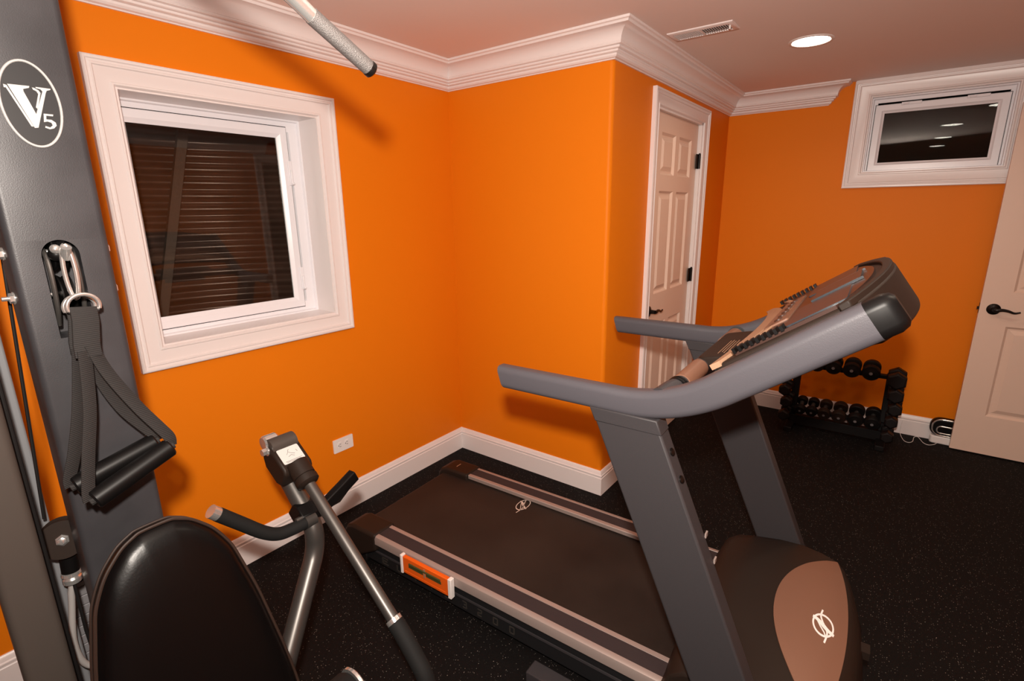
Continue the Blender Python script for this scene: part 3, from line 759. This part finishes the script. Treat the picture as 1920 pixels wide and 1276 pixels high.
# front column with pulley slot
cx0, cx1, cy0, cy1 = .822, .900, .193, .339
def plan(poly, z0, z1, bm): prism(bm, poly, lambda a, b, q: Vector((a, b, z0+(z1-z0)*q)))
fullp = [((cx0+cx1)/2+x, (cy0+cy1)/2+y) for x, y in rrect(cx1-cx0, cy1-cy0, .012, 5)]
sl0, sl1, sz_0, sz_1 = .2355, .2905, 1.279, 1.4575     # slot opening
rr_ = (sl1-sl0)/2
bm = B(); plan(fullp, .060, sz_0, bm); plan(fullp, sz_1, 2.16, bm)
rt = [p for p in fullp if p[1] > sl1]; lf = [p for p in fullp if p[1] < sl0]
def side_poly(pp, edge):
    pp = sorted(pp, key=lambda p: math.atan2(p[1]-edge, p[0]-(cx0+cx1)/2)); return pp
plan([(cx1, sl1)]+[p for p in sorted(rt, key=lambda p: (math.atan2(p[1]-sl1, p[0]-(cx0+.04))))]+[(cx0, sl1)], sz_0, sz_1, bm)
plan([(cx0, sl0)]+[p for p in sorted(lf, key=lambda p: (math.atan2(p[1]-sl0, p[0]-(cx0+.04))))]+[(cx1, sl0)], sz_0, sz_1, bm)
bx(bm, cx0, cx0+.004, sl0, sl1, sz_0, sz_1)
ym = (sl0+sl1)/2
for sg in (-1, 1):
    arc = [(ym+sg*rr_*math.sin(R(a)), sz_1-rr_+rr_*math.cos(R(a))) for a in range(0, 91, 9)]
    prism(bm, arc+[(ym+sg*rr_, sz_1)], lambda a, b, q: Vector((cx1-.004*q, a, b)))
col = g('column', bm, 'gymgrey', angle=40)
bm = B(); pts = [(sl0, sz_0), (sl0, sz_1-rr_)]+[(ym-rr_*math.cos(R(a)), sz_1-rr_+rr_*math.sin(R(a))) for a in range(9, 180, 9)]+[(sl1, sz_1-rr_), (sl1, sz_0)]
tube(bm, [Vector((cx1+.0005, a, b)) for a, b in pts+[pts[0]]], .0022, n=8); g('slot_edge', bm, 'black', col)
# badge
by, bz = .2685, 1.685; ry, rz = .0400, .0690; TILT = R(2)
el = lambda r1, r2, n=56: [(by+r1*math.cos(2*PI*k/n), bz+r2*math.sin(2*PI*k/n)) for k in range(n)]
fB = lambda h0, h1: (lambda a, b, q: Vector((cx1+h0+(h1-h0)*q, a, b)))
bm = B(); prism(bm, el(ry, rz), fB(0, .0015)); bd = g('badge', bm, 'badgeface', label='black oval badge with silver V5')
bm = B(); tube(bm, [Vector((cx1+.0016, a, b)) for a, b in el(ry-.001, rz-.001)+[el(ry-.001, rz-.001)[0]]], .0021, n=10, up=(1, 0, 0)); g('badge_rim', bm, 'badgesilver', bd)
V1 = [(0.243, 1.713), (0.271, 1.714), (0.270, 1.711), (0.262, 1.708), (0.262, 1.704), (0.272, 1.670), (0.287, 1.708), (0.285, 1.711), (0.279, 1.712), (0.279, 1.714), (0.299, 1.714), (0.298, 1.712), (0.293, 1.710), (0.291, 1.706), (0.271, 1.648), (0.266, 1.647)]
V2 = [(0.238, 1.712), (0.242, 1.711), (0.265, 1.649), (0.262, 1.649), (0.2405, 1.707), (0.238, 1.707)]
V3 = [(0.274, 1.7125), (0.277, 1.712), (0.282, 1.709), (0.284, 1.705), (0.2755, 1.678), (0.2735, 1.681), (0.2805, 1.703), (0.279, 1.707), (0.275, 1.709)]
F5 = [(0.282, 1.672), (0.295, 1.672), (0.294, 1.669), (0.285, 1.669), (0.284, 1.663), (0.291, 1.663), (0.296, 1.659), (0.2965, 1.654), (0.292, 1.649), (0.286, 1.647), (0.280, 1.649), (0.281, 1.652), (0.287, 1.650), (0.291, 1.654), (0.290, 1.658), (0.285, 1.6595), (0.280, 1.658)]
for nm, pl in (('badge_letter', V1), ('badge_letter', V2), ('badge_letter', V3), ('badge_numeral', F5)):
    bm = B(); prism(bm, pl, fB(.0012, .0024)); g(nm, bm, 'badgesilver', bd)
# bolts through the column
for z in (1.436, 1.357):
    bm = B(); cyl(bm, (.860, .176, z), (.860, .344, z), .0040, n=14)
    for y0, y1 in ((.186, .1925), (.3395, .3465)): cyl(bm, (.860, y0, z), (.860, y1, z), .0095, n=6)
    for y0, y1 in ((.1915, .193), (.339, .3402)): cyl(bm, (.860, y0, z), (.860, y1, z), .0115, n=20)
    g('pulley_bolt', bm, 'chrome', label='chrome through bolt')
bm = B(); cyl(bm, (.874, .186, 1.626), (.874, .193, 1.626), .0075, n=6); g('column_bolt', bm, 'chrome')
# swivel pulley inside the slot
def wheel(bm, c, axis, r, w, groove=.006, n=36):
    lathe(bm, Vector(c)-Vector(axis).normalized()*w/2, axis, [(0, r*.3), (0, r), (w*.12, r), (w*.5, r-groove), (w*.88, r), (w, r), (w, r*.3)], n=n)
for z in (1.436, 1.357):
    bm = B(); wheel(bm, (.862, .263, z), (0, 1, 0), .036, .020); g('slot_pulley', bm, 'black')
bm = B()
for y in (.243, .283): 
    tube(bm, spline([(.868, y, 1.448), (.893, y, 1.425), (.898, y, 1.385), (.890, y, 1.335), (.872, y, 1.300)], 6), .0042, n=10)
g('pulley_guard', bm, 'gymsteel')
# cable ball stop + rod across the slot
bm = B(); bmesh.ops.create_uvsphere(bm, u_segments=20, v_segments=12, radius=.0125, matrix=Matrix.Translation((.902, .256, 1.432))); g('cable_stop', bm, 'black')
# weight stack
for i in range(23):
    z0 = .075+i*.0255
    if z0 > .628: break
    bm = B(); bx(bm, .555, .660, .130, .402, z0, z0+.0242); g('weight_plate', bm, 'plateg', bevel=.0015)
ztop = z0+.0005
bm = B(); bx(bm, .552, .663, .128, .404, ztop, .673); cp_ = g('top_plate', bm, 'plateg', bevel=.002, label='lighter grey top plate with drilled holes')
for y in (.168, .190, .2125, .236): 
    bm = B(); cyl(bm, (.6625, y, .655 if y > .2 else .640), (.6642, y, .655 if y > .2 else .640), .0055, n=18); g('plate_hole', bm, 'black', cp_)
for y in (.262, .365):
    bm = B(); cyl(bm, (.608, y, .06), (.608, y, 2.05), .0095, n=16); g('guide_rod', bm, 'chrome')
bm = B(); bx(bm, .50, .90, .11, .42, 2.05, 2.09); g('top_frame', bm, 'gymgrey', bevel=.004)
bm = B(); bx(bm, .718, .760, .118, .176, .055, 2.06); g('rear_upright', bm, 'postgrey', bevel=.004)
bm = B(); prism(bm, rrect(.040, .066, .012, 4), lambda a, b, q: Vector((.965+a, .095+b, .004+2.1*q))); g('guard_panel', bm, 'shroud', label='taupe grey stack guard upright')
bm = B(); cyl(bm, (.905, .1385, .06), (.905, .1385, 2.06), .0042, n=10); g('cable', bm, 'rubber')
bm = B(); tube(bm, [(.80, .2405, 2.06), (.80, .201, 1.44), (.80, .163, .90)], .0030, n=8); g('cable', bm, 'rubber')
bm = B(); tube(bm, [(.795, .218, 2.06), (.795, .213, 1.37), (.795, .206, .88)], .0030, n=8); g('cable', bm, 'rubber')
# lower swivelling pulley
ax = Vector((.93, -.28, .20)).normalized(); pc = Vector((.802, .184, .845))
bm = B(); lathe(bm, pc-ax*.018, ax, [(0, .018), (0, .040), (.006, .042), (.014, .035), (.022, .035), (.030, .042), (.036, .040), (.036, .010)], n=40)
lp = g('lower_pulley', bm, 'tmdark', label='brown-black pulley wheel pair')
bm = B(); lathe(bm, pc+ax*.018, ax, [(0, .012), (.003, .012), (.005, .009), (.010, .008), (.013, .0)], n=6); g('pulley_hub', bm, 'chrome', lp)
bm = B(); tube(bm, [(.80, .184, .80), (.80, .182, .765)], .016, n=20); g('swivel', bm, 'black')
bm = B(); lathe(bm, (.80, .1815, .765), (-.02, -.03, -1), [(0, .012), (.002, .0165), (.008, .0175), (.012, .0135), (.016, .0165), (.026, .0165), (.029, .010)], n=26); g('swivel_nut', bm, 'chrome')
bm = B(); tube(bm, spline([(.80, .181, .742), (.80, .174, .715), (.80, .171, .694), (.80, .1625, .64), (.80, .158, .600), (.80, .160, .558), (.80, .168, .530), (.80, .182, .516), (.79, .21, .51)], 8), .0062, n=14); g('hose', bm, 'hose', label='light grey curved hose')
bm = B(); tube(bm, [(.806, .181, .742), (.81, .180, .62), (.815, .188, .40)], .0032, n=8); g('cable', bm, 'rubber')
# boom for the lat bar
bm = B(); bx(bm, .84, 1.34, .236, .296, 2.100, 2.160); g('boom', bm, 'gymgrey', bevel=.006)
bm = B(); wheel(bm, (1.30, .266, 2.085), (0, 1, 0), .045, .022); g('boom_pulley', bm, 'black')
# back pad
def pw(z):  # half width against height
    tb = [(.30, .10), (.315, .145), (.35, .163), (.514, .166), (.60, .158), (.746, .137), (.85, .113), (.895, .090), (.93, .056), (.944, .025)]
    if z <= tb[0][0]: return tb[0][1]
    for (a, b), (c_, d_) in zip(tb, tb[1:]):
        if z <= c_: return b+(d_-b)*(z-a)/(c_-a)
    return tb[-1][1]
padx = lambda z: 1.100+(.942-z)*.255
Np = Vector((math.cos(.25), 0, math.sin(.25)))
zs = [.30, .306, .315, .33, .35]+[.35+.04*k for k in range(1, 10)]+[.74, .77, .80, .83, .85, .87, .885, .90, .912, .922, .931, .938, .942, .944]
loop = [(.268+pw(z), z) for z in zs]+[(.268-pw(z), z) for z in reversed(zs)]
loop = [(v.x, v.y) for v in spline([Vector((a, b, 0)) for a, b in loop]+[Vector((loop[0][0], loop[0][1], 0))], 3)][:-1]
for _ in range(6): loop = [((loop[i-1][0]+loop[i][0]*2+loop[(i+1) % len(loop)][0])/4, (loop[i-1][1]+loop[i][1]*2+loop[(i+1) % len(loop)][1])/4) for i in range(len(loop))]
def ring(bm, inset, h):
    out = []
    n = len(loop)
    for i in range(n):
        a = Vector(loop[i-1]); c_ = Vector(loop[(i+1) % n]); d_ = (c_-a).normalized(); nn = Vector((-d_.y, d_.x))
        p = Vector(loop[i])+nn*inset
        out.append(bm.verts.new(Vector((padx(p.y), p.x, p.y))+Np*h))
    return out
def shrunk(bm, f_, h):
    return [bm.verts.new(Vector((padx(.60+(p[1]-.60)*f_), .268+(p[0]-.268)*f_, .60+(p[1]-.60)*f_))+Np*h) for p in loop]
bm = B(); rs = [ring(bm, i_, h_) for i_, h_ in ((.010, -.046), (.002, -.040), (0, -.030), (0, -.012), (.003, -.004), (.008, .002))]+[shrunk(bm, f_, h_) for f_, h_ in ((.94, .0080), (.88, .0130), (.78, .0180), (.62, .0220), (.3, .0245))]
for k in range(len(rs)-1):
    for i in range(len(loop)):
        j = (i+1) % len(loop); bm.faces.new((rs[k][i], rs[k][j], rs[k+1][j], rs[k+1][i]))
bm.faces.new(rs[0]); bm.faces.new(rs[-1])
pad = g('back_pad', bm, 'vinylblack', angle=60, label='black vinyl back pad with rounded top')
for hh, r_ in ((-.007, .0032), (-.034, .0028)):
    b2 = B(); pp = [v.co.copy() for v in ring(b2, -.0003, hh)]; b2.free(); bm = B(); tube(bm, pp+[pp[0]], r_, n=8, up=(1, 0, 0)); g('piping', bm, 'piping', pad)
bm = B(); bx(bm, .895, 1.08, .24, .296, .72, .76); bx(bm, .895, 1.20, .24, .296, .42, .46); g('pad_bracket', bm, 'gymgrey')
bm = B(); prism(bm, rrect(.34, .30, .05, 6), lambda a, b, q: Vector((1.42+a, .266+b, .405+.055*q))); g('seat_pad', bm, 'vinylblack', bevel=.014, segs=3)
bm = B(); bx(bm, 1.38, 1.44, .236, .296, .06, .407); g('seat_post', bm, 'gymgrey', bevel=.004)
# leg roller
bm = B(); cyl(bm, (1.185, .24, .345), (1.185, .585, .345), .010); lathe(bm, (1.185, .575, .345), (0, 1, 0), [(0, .03), (0, .052), (.007, .053), (.010, .050), (.010, .042), (.005, .040), (.005, .0)], n=32); g('roller_axle', bm, 'chrome')
bm = B(); lathe(bm, (1.185, .445, .345), (0, 1, 0), [(0, .02), (.002, .045), (.010, .052), (.118, .052), (.128, .045), (.130, .02)], n=32); g('foam_roller', bm, 'foam')
bm = B(); tube(bm, [(1.185, .266, .345), (1.20, .266, .05)], .02); g('roller_post', bm, 'gymgrey')
# pivot post
yc = .705
bm = B(); path = fillet([(.700, yc, .772), (.868, yc, .600), (.905, .640, .455), (1.10, .285, .035)], .09, 10)
path = fillet([(.690, yc, .782), (.860, yc, .606), (.862, .698, .530), (1.095, .278, .045)], .065, 10)
tube(bm, path, .0268, n=28); g('pivot_post', bm, 'gymsteel')
dd = Vector((.8, 0, -.6)); nn = Vector((.6, 0, .8)); L0 = Vector((.764, 0, .807))
bm = B(); prism(bm, [(-.052, -.010), (-.034, .0), (.042, 0), (.055, -.010), (.062, -.060), (.035, -.078), (-.03, -.080), (-.056, -.060), (-.062, -.030)], lambda a, b, q: L0+dd*a+nn*b+Vector((0, .668+.090*q, 0)))
hs = g('pivot_housing', bm, 'tmdark', bevel=.007, segs=3)
bm = B(); prism(bm, [(L0+Vector((0, 0, 0))).to_2d()*0+Vector((a, b)) for a, b in rrect(.053, .066, .004, 3)], lambda a, b, q: L0+dd*a+nn*(.0008*q)+Vector((0, .713+b, 0)))
st = g('sticker', bm, 'sticker', hs, label='white instruction sticker with line drawing')
bm = B(); fS = lambda a, b, h: L0+dd*(-b)+nn*(.0008+.0004*h)+Vector((0, .713+a, 0))
for seg in ([(-.012, .002), (-.004, .010), (.002, .004), (.012, -.002)], [(-.004, .010), (-.002, .016), (.002, .017)], [(.020, .010), (.022, .002)], [(-.010, -.006), (0, -.002), (.008, -.008)], [(-.026, -.019), (.026, -.019)], [(-.024, -.0225), (.020, -.0225)]):
    ribbon(bm, seg, .0011, fS)
g('sticker_drawing', bm, 'ink', st)
pt = L0+dd*(-.050)+nn*(-.013)
bm = B(); cyl(bm, pt+Vector((0, .674, 0)), pt+Vector((0, .752, 0)), .027, n=32); g('pivot_sleeve', bm, 'shroud', hs)
bm = B(); cyl(bm, pt+Vector((0, .652, -.006)), pt+Vector((0, .668, -.006)), .011, n=6); cyl(bm, pt+Vector((0, .666, -.006)), pt+Vector((0, .670, -.006)), .014, n=24); g('pivot_nut', bm, 'chrome', hs)
pq = L0+dd*(-.075)+nn*(-.018)
bm = B(); lathe(bm, pq+Vector((0, .668, 0)), (0, 1, 0), [(0, 0), (.001, .018), (.006, .022), (.040, .022), (.045, .018), (.046, 0)], n=28); g('pivot_cap', bm, 'chrome', hs)
# pressing arm
ad = Vector((1.183-.818, 0, .451-.762)).normalized(); ya = .713
a0 = Vector((.800, ya, .777)); rg = Vector((1.183, ya, .451))
bm = B(); lathe(bm, a0-ad*.012, ad, [(0, .028), (.0, .032), (.046, .032), (.047, .029), (.051, .029), (.052, .033), (.068, .033), (.073, .028), (.077, .018)], n=32); g('arm_collar', bm, 'tmdark')
bm = B(); cyl(bm, a0+ad*.03, rg, .0165, n=28); arm = g('press_arm', bm, 'gymsteel')
bm = B(); cyl(bm, rg-ad*.002, rg+ad*.010, .0215, n=32); g('ring', bm, 'chrome', arm, label='chrome ring')
bm = B(); path = spline([rg+ad*.010, rg+ad*.05, (1.262, ya, .375), (1.293, ya, .335), (1.308, ya, .280), (1.312, ya, .22)], 8)
tube(bm, path, .0225, n=24); g('foam_grip', bm, 'foam', arm)
# fixed hand grip and lever on the post
hb = [(.858, .690, .632), (.860, .640, .634), (.860, .598, .642), (.858, .560, .668), (.852, .510, .720), (.848, .462, .771)]
bm = B(); p_ = spline(hb, 8); tube(bm, p_, .0178, n=22); hg = g('hand_grip', bm, 'foam')
e0 = Vector(hb[-1]); ed = (Vector(hb[-1])-Vector(hb[-2])).normalized()
bm = B(); cyl(bm, e0-ed*.001, e0+ed*.020, .0172, n=26); g('grip_end', bm, 'chrome', hg, label='chrome grip end')
bm = B(); cyl(bm, Vector(hb[0])+Vector((0, .02, 0)), Vector(hb[0])+Vector((0, -.012, .001)), .0195, n=26); g('grip_sleeve', bm, 'gymsteel', hg)
bm = B(); d3 = Vector((.72, 0, -.69)); n3 = Vector((.69, 0, .72)); c3 = Vector((.826, 0, .642))
prism(bm, [(-.030, -.034), (.030, -.034), (.036, .020), (.020, .034), (-.016, .030), (-.034, .012)], lambda a, b, q: c3+d3*a+n3*b+Vector((0, .672+.066*q, 0)))
cl = g('clamp_bracket', bm, 'black', bevel=.004)
bm = B(); q0 = c3+n3*.026+d3*.016; cyl(bm, q0+Vector((0, .655, 0)), q0+Vector((0, .752, 0)), .007, n=14); cyl(bm, q0+Vector((0, .745, 0)), q0+Vector((0, .756, 0)), .011, n=6); g('clamp_bolt', bm, 'gymsteel', cl)
bm = B(); pth = [(.850, .665, .648), (.850, .72, .640), (.846, .790, .662), (.840, .868, .694)]
sweep(bm, spline(pth, 5), rrect(.026, .034, .005, 3), scales=[.6+.5*min(1, k/10) for k in range(16)], up=(0, 0, 1)); g('release_lever', bm, 'black', label='black tapered release lever')
bm = B(); tube(bm, [(.84, .72, .63), (.85, .80, .640), (.843, .86, .675)], .006, n=10); g('lever_rod', bm, 'black')

# carabiner
bm = B(); cbp = []
for k in range(25):
    a = 2*PI*k/24; cbp.append(Vector((.918+.004*math.sin(a), .2665+.0075*math.sin(a), 1.400+.049*math.cos(a))))
tube(bm, cbp, .0040, n=12, up=(1, 0, 0), caps=False); 
cb_ = obj('carabiner', bm, 'chrome'); tag(cb_, 'chrome snap hook hanging at the slot of the gym column', 'carabiner')
bm = B(); cyl(bm, (.912, .2665, 1.425), (.925, .2665, 1.445), .0085, n=16); bmesh.ops.create_uvsphere(bm, u_segments=20, v_segments=12, radius=.0085, matrix=Matrix.Translation((.912, .254, 1.442)))
obj('hook_eye', bm, 'chrome', cb_)
# strap handles
def strap_handle(x, dy, dz, tl, tr, left, right, lab, z_ring=1.345):
    t = thing('strap_handle', lab, 'cable handle', (x, .265, 1.345), group=None)
    bm = B(); pts = [Vector((x-.018, .2665+dy+.0235*math.cos(R(a)), z_ring-.004+.021*math.sin(R(a)))) for a in range(-20, 201, 10)]
    tube(bm, pts, .0036, n=12, up=(1, 0, 0)); tube(bm, [pts[0], pts[-1]], .0030, n=10); obj('d_ring', bm, 'chrome', t)
    bm = B(); sweep(bm, [(x-.018, .2655+dy, z_ring-.006), (x-.010, .263+dy, z_ring-.03), (x-.008, .2565+dy, 1.272), (x-.006, .2555+dy, 1.250)], rrect(.040, .0065, .002, 2), up=(1, 0, 0), fixed_up=True); obj('stitched_loop', bm, 'webbing', t)
    for pts in (left, right):
        bm = B(); sweep(bm, spline(pts, 7), rrect(.023, .0030, .0012, 2), up=(1, .35, 0), fixed_up=True); obj('webbing', bm, 'webbing', t)
    tl, tr = Vector(tl), Vector(tr); d_ = (tr-tl).normalized()
    bm = B(); L_ = (tr-tl).length
    lathe(bm, tl, d_, [(.004, .0125), (0, .0135), (0, .0165), (.003, .0190), (L_-.003, .0190), (L_, .0165), (L_, .0135), (L_-.004, .0125)], n=36); obj('grip_tube', bm, 'black', t)
    bm = B(); cyl(bm, tl-d_*.006, tr+d_*.006, .0075, n=14); obj('inner_cord', bm, 'webbing', t)
    return t
strap_handle(.972, .0, .0, (1.002, .208, .992), (.990, .347, 1.041),
    [(.968, .250, 1.262), (.975, .243, 1.20), (.985, .2335, 1.145), (.995, .217, 1.078), (1.001, .204, 1.012), (1.002, .203, .994)],
    [(.964, .262, 1.272), (.968, .276, 1.216), (.978, .308, 1.140), (.986, .335, 1.088), (.989, .349, 1.060), (.990, .349, 1.042)],
    'black strap cable handle hanging nearest the camera in front of the gym column')
strap_handle(.938, .002, .0, (.952, .195, 1.010), (.950, .335, 1.046),
    [(.936, .250, 1.262), (.940, .238, 1.198), (.946, .225, 1.139), (.950, .206, 1.071), (.952, .192, 1.030), (.952, .191, 1.012)],
    [(.934, .268, 1.268), (.936, .270, 1.205), (.942, .292, 1.135), (.948, .324, 1.080), (.950, .336, 1.062), (.950, .337, 1.047)],
    'second black strap cable handle, tucked behind the front one against the column', 1.340)
# lat bar
lb_ = thing('pulldown_bar', 'chrome pulldown bar with knurled end hanging at the top above the window', 'exercise bar', (1.30, .266, 1.90))
y0 = .266
bm = B(); cyl(bm, (1.30, y0, 1.945), (1.30, y0, 2.05), .003, n=8); cyl(bm, (1.30, y0, 1.925), (1.30, y0, 1.955), .009, n=14); obj('hanger', bm, 'chrome', lb_)
for s in (-1, 1):
    f_ = lambda y, z: Vector((1.30, y0+s*y, z))
    bm = B(); tube(bm, fillet([f_(0, 1.928), f_(.05, 1.928), f_(.262, 1.833), f_(.298, 1.811)], .04, 8), .0128, n=22); obj('bar', bm, 'chrome', lb_)
    bm = B(); tube(bm, [f_(.296, 1.8125), f_(.404, 1.7565)], .0139, n=24); obj('knurled_grip', bm, 'knurl', lb_)
    bm = B(); d_ = (f_(.404, 1.7565)-f_(.296, 1.8125)).normalized(); lathe(bm, f_(.404, 1.7565), d_, [(0, .0139), (.002, .0146), (.009, .0146), (.012, .011), (.013, 0)], n=24); obj('end_cap', bm, 'bronze', lb_)
# ------------------------------------------------------------------ dumbbell rack by the far wall
RK = thing('dumbbell_rack', 'black two-tier dumbbell rack standing against the far orange wall', 'rack', (1.93, 3.90, 0))
def rk(name, bm, m, **k): return obj(name, bm, m, RK, **k)
for x in (1.675, 2.195):
    bm = B(); prism(bm, [(3.875, .0), (3.925, .0), (3.945, .46), (3.905, .46)], lambda a, b, q: Vector((x-.022+.044*q, a, b))); rk('post', bm, 'iron', bevel=.004)
    bm = B(); bx(bm, x-.025, x+.025, 3.73, 4.08, .002, .035); rk('foot', bm, 'iron', bevel=.004)
for z, y in ((.455, 3.925), (.150, 3.875)):
    bm = B(); bx(bm, 1.66, 2.21, y-.022, y+.022, z-.030, z-.006); rk('shelf_rail', bm, 'iron', bevel=.003)
bm = B(); bx(bm, 1.665, 2.205, 3.86, 3.91, .020, .085); rk('lower_panel', bm, 'iron', bevel=.003)
HR = ((2.223, .470, .054), (2.229, .375, .046), (2.237, .288, .041), (2.230, .205, .038), (2.222, .105, .038))
HL = ((1.632, .295, .040), (1.648, .213, .039), (1.642, .117, .038))
for x, z, r_ in HR+HL:
    bm = B(); bx(bm, x-.018, x+.018, 3.785, 3.90, z-.019, z-.0126); rk('side_cradle', bm, 'iron')
def round_db(x, y, z, r, tilt, lab, m='iron', dot='plateg', grp='round dumbbells on the rack'):
    t = thing('round_dumbbell', lab, 'dumbbell', (x, y, z), group=None)
    ax = Vector((0, -math.cos(tilt), -math.sin(tilt))); c = Vector((x, y, z))
    bm = B(); cyl(bm, c-ax*.055, c+ax*.055, .0125, n=14); obj('handle', bm, 'gymsteel', t)
    for s in (-1, 1):
        bm = B(); lathe(bm, c+ax*s*.030, ax*s, [(0, .014), (0, r*.88), (.004, r), (.034, r), (.042, r*.9), (.043, r*.30), (.0445, r*.25)], n=28); h_ = obj('head', bm, m, t)
        bm = B(); cyl(bm, c+ax*s*.0728, c+ax*s*.0755, r*.20, n=16); obj('end_cap', bm, dot, h_)
    return t
pos = ['at the left end', 'second from the left', 'third from the left', 'fourth from the left', 'fifth from the left', 'at the right end']
for i, (x, r) in enumerate(((1.600+.012, .040), (1.690, .042), (1.787, .044), (1.882, .046), (1.984, .049), (2.088, .050))):
    if i == 0: continue
    round_db(x, 3.925, .4675, r, .10, 'black round-headed dumbbell on the top tier of the rack, ' + ('first' if i == 1 else ['', '', 'second', 'third', 'fourth', 'fifth'][i]) + ' from the left')
for i, (x, r, m) in enumerate(((1.727, .033, 'iron'), (1.796, .0345, 'iron'), (1.870, .038, 'tmdark'), (1.955, .042, 'tmdark'), (2.047, .045, 'iron'), (2.138, .045, 'iron'))):
    round_db(x, 3.875, .1625, r, .32, ('brownish' if m == 'tmdark' else 'black') + ' round dumbbell on the lower tier of the rack, ' + pos[i], m)
def hex_db(x, y, z, r, lab):
    t = thing('hex_dumbbell', lab, 'dumbbell', (x, y, z), group=None); c = Vector((x, y, z))
    bm = B(); cyl(bm, c-Vector((0, .06, 0)), c+Vector((0, .06, 0)), .0125, n=14); obj('handle', bm, 'gymsteel', t)
    for s in (-1, 1):
        bm = B(); lathe(bm, c+Vector((0, s*.030, 0)), (0, s, 0), [(0, r*.8), (.008, r), (.050, r), (.060, r*.82)], n=6, up=(0, 0, 1)); obj('head', bm, 'hex', t, angle=20, bevel=.003)
    return t
rk_lab = ['topmost', 'second from the top', 'middle', 'second from the floor', 'lowest']
for i, (x, z, r) in enumerate(HR):
    hex_db(x, 3.800, z, r, 'black hexagonal dumbbell cradled on the right side of the rack, ' + rk_lab[i])
for i, (x, z, r) in enumerate(HL):
    hex_db(x, 3.800, z, r, 'black hexagonal dumbbell cradled on the left side of the rack, ' + ['upper', 'middle', 'lower'][i])
# small appliance behind the open door
ap = thing('small_appliance', 'small black appliance with chrome bands on a white base behind the open door', 'appliance', (2.52, 4.10, 0))
bm = B(); prism(bm, rrect(.15, .055, .02, 5), lambda a, b, q: Vector((2.525+a, 4.100+b, .002+.050*q))); obj('base', bm, 'plasticwhite', ap, bevel=.006)
bm = B(); prism(bm, [(2.525+a, .112+b) for a, b in rrect(.170, .118, .052, 8)], lambda a, b, q: Vector((a, 4.076+.050*q, b))); bd_ = obj('body', bm, 'black', ap, bevel=.014, segs=4)
for w_, h_, zc in ((.160, .108, .113), (.110, .046, .098)):
    bm = B(); pr = [Vector((2.532+a, 4.0765, zc+b)) for a, b in rrect(w_, h_, h_*.44, 8)]; tube(bm, pr+[pr[0]], .0042, n=10, up=(0, 1, 0)); obj('chrome_band', bm, 'chrome', bd_)
bm = B(); tube(bm, spline([(2.30, 4.128, .10), (2.297, 4.124, .03), (2.302, 4.10, .004), (2.320, 4.005, .004), (2.345, 3.985, .004), (2.366, 4.02, .004), (2.374, 4.10, .004), (2.392, 4.125, .004), (2.405, 4.09, .004), (2.421, 4.035, .004), (2.446, 4.012, .004), (2.475, 4.04, .004), (2.49, 4.07, .006)], 8), .0018, n=8)
tag(obj('power_cord', bm, 'plasticwhite'), 'thin white cord looping on the black floor between rack and open door', 'cord')
#@LIGHTS
# ------------------------------------------------------------------ camera + light
cd = bpy.data.cameras.new('camera'); cam = bpy.data.objects.new('camera', cd); COL.objects.link(cam)
cd.sensor_width = 36; cd.lens = 36*FPX/1920; cd.clip_start = .02
cy, sy, cp, sp = math.cos(YAW), math.sin(YAW), math.cos(PITCH), math.sin(PITCH)
F = Vector((-sy*cp, cy*cp, sp)); Rv = Vector((cy, sy, 0)); U = Rv.cross(F)
c, s = math.cos(ROLL), math.sin(ROLL); Rv, U = Rv*c+U*s, -Rv*s+U*c
cam.matrix_world = Matrix(((Rv.x, U.x, -F.x, CP.x), (Rv.y, U.y, -F.y, CP.y), (Rv.z, U.z, -F.z, CP.z), (0, 0, 0, 1)))
SC.camera = cam
w_ = bpy.data.worlds.new('world'); SC.world = w_; w_.use_nodes = True
w_.node_tree.nodes['Background'].inputs[0].default_value = (.01, .012, .02, 1); w_.node_tree.nodes['Background'].inputs[1].default_value = .3
def lamp(name, typ, loc, power, col, size=.1, rot=(0, 0, 0), shape='DISK', spread=None):
    l = bpy.data.lights.new(name, typ); l.energy = power; l.color = col
    if typ == 'AREA': 
        l.shape = shape; l.size = size
        if spread: l.spread = R(spread)
    else: l.shadow_soft_size = size
    o = bpy.data.objects.new(name, l); COL.objects.link(o); o.location = loc; o.rotation_euler = rot; return o
for x, y in ((1.652, 3.02), (2.37, 1.53), (2.35, .31), (2.33, -.78), (2.615, 2.64)):
    lamp('downlight_beam', 'AREA', (x, y, HC-.012), 2.4, (1, .80, .60), .15, spread=150)
fl = lamp('camera_flash', 'AREA', (2.12, -.03, 1.69), 60, (1, .90, .80), .07)
fd = F+Rv*.12+Vector((0, 0, .12)); fl.rotation_euler = fd.to_track_quat('-Z', 'Y').to_euler()
SC.view_settings.view_transform = 'Standard'; SC.view_settings.look = 'None'; SC.view_settings.gamma = 1; SC.view_settings.use_curve_mapping = False
SC.view_settings.exposure = 0.0
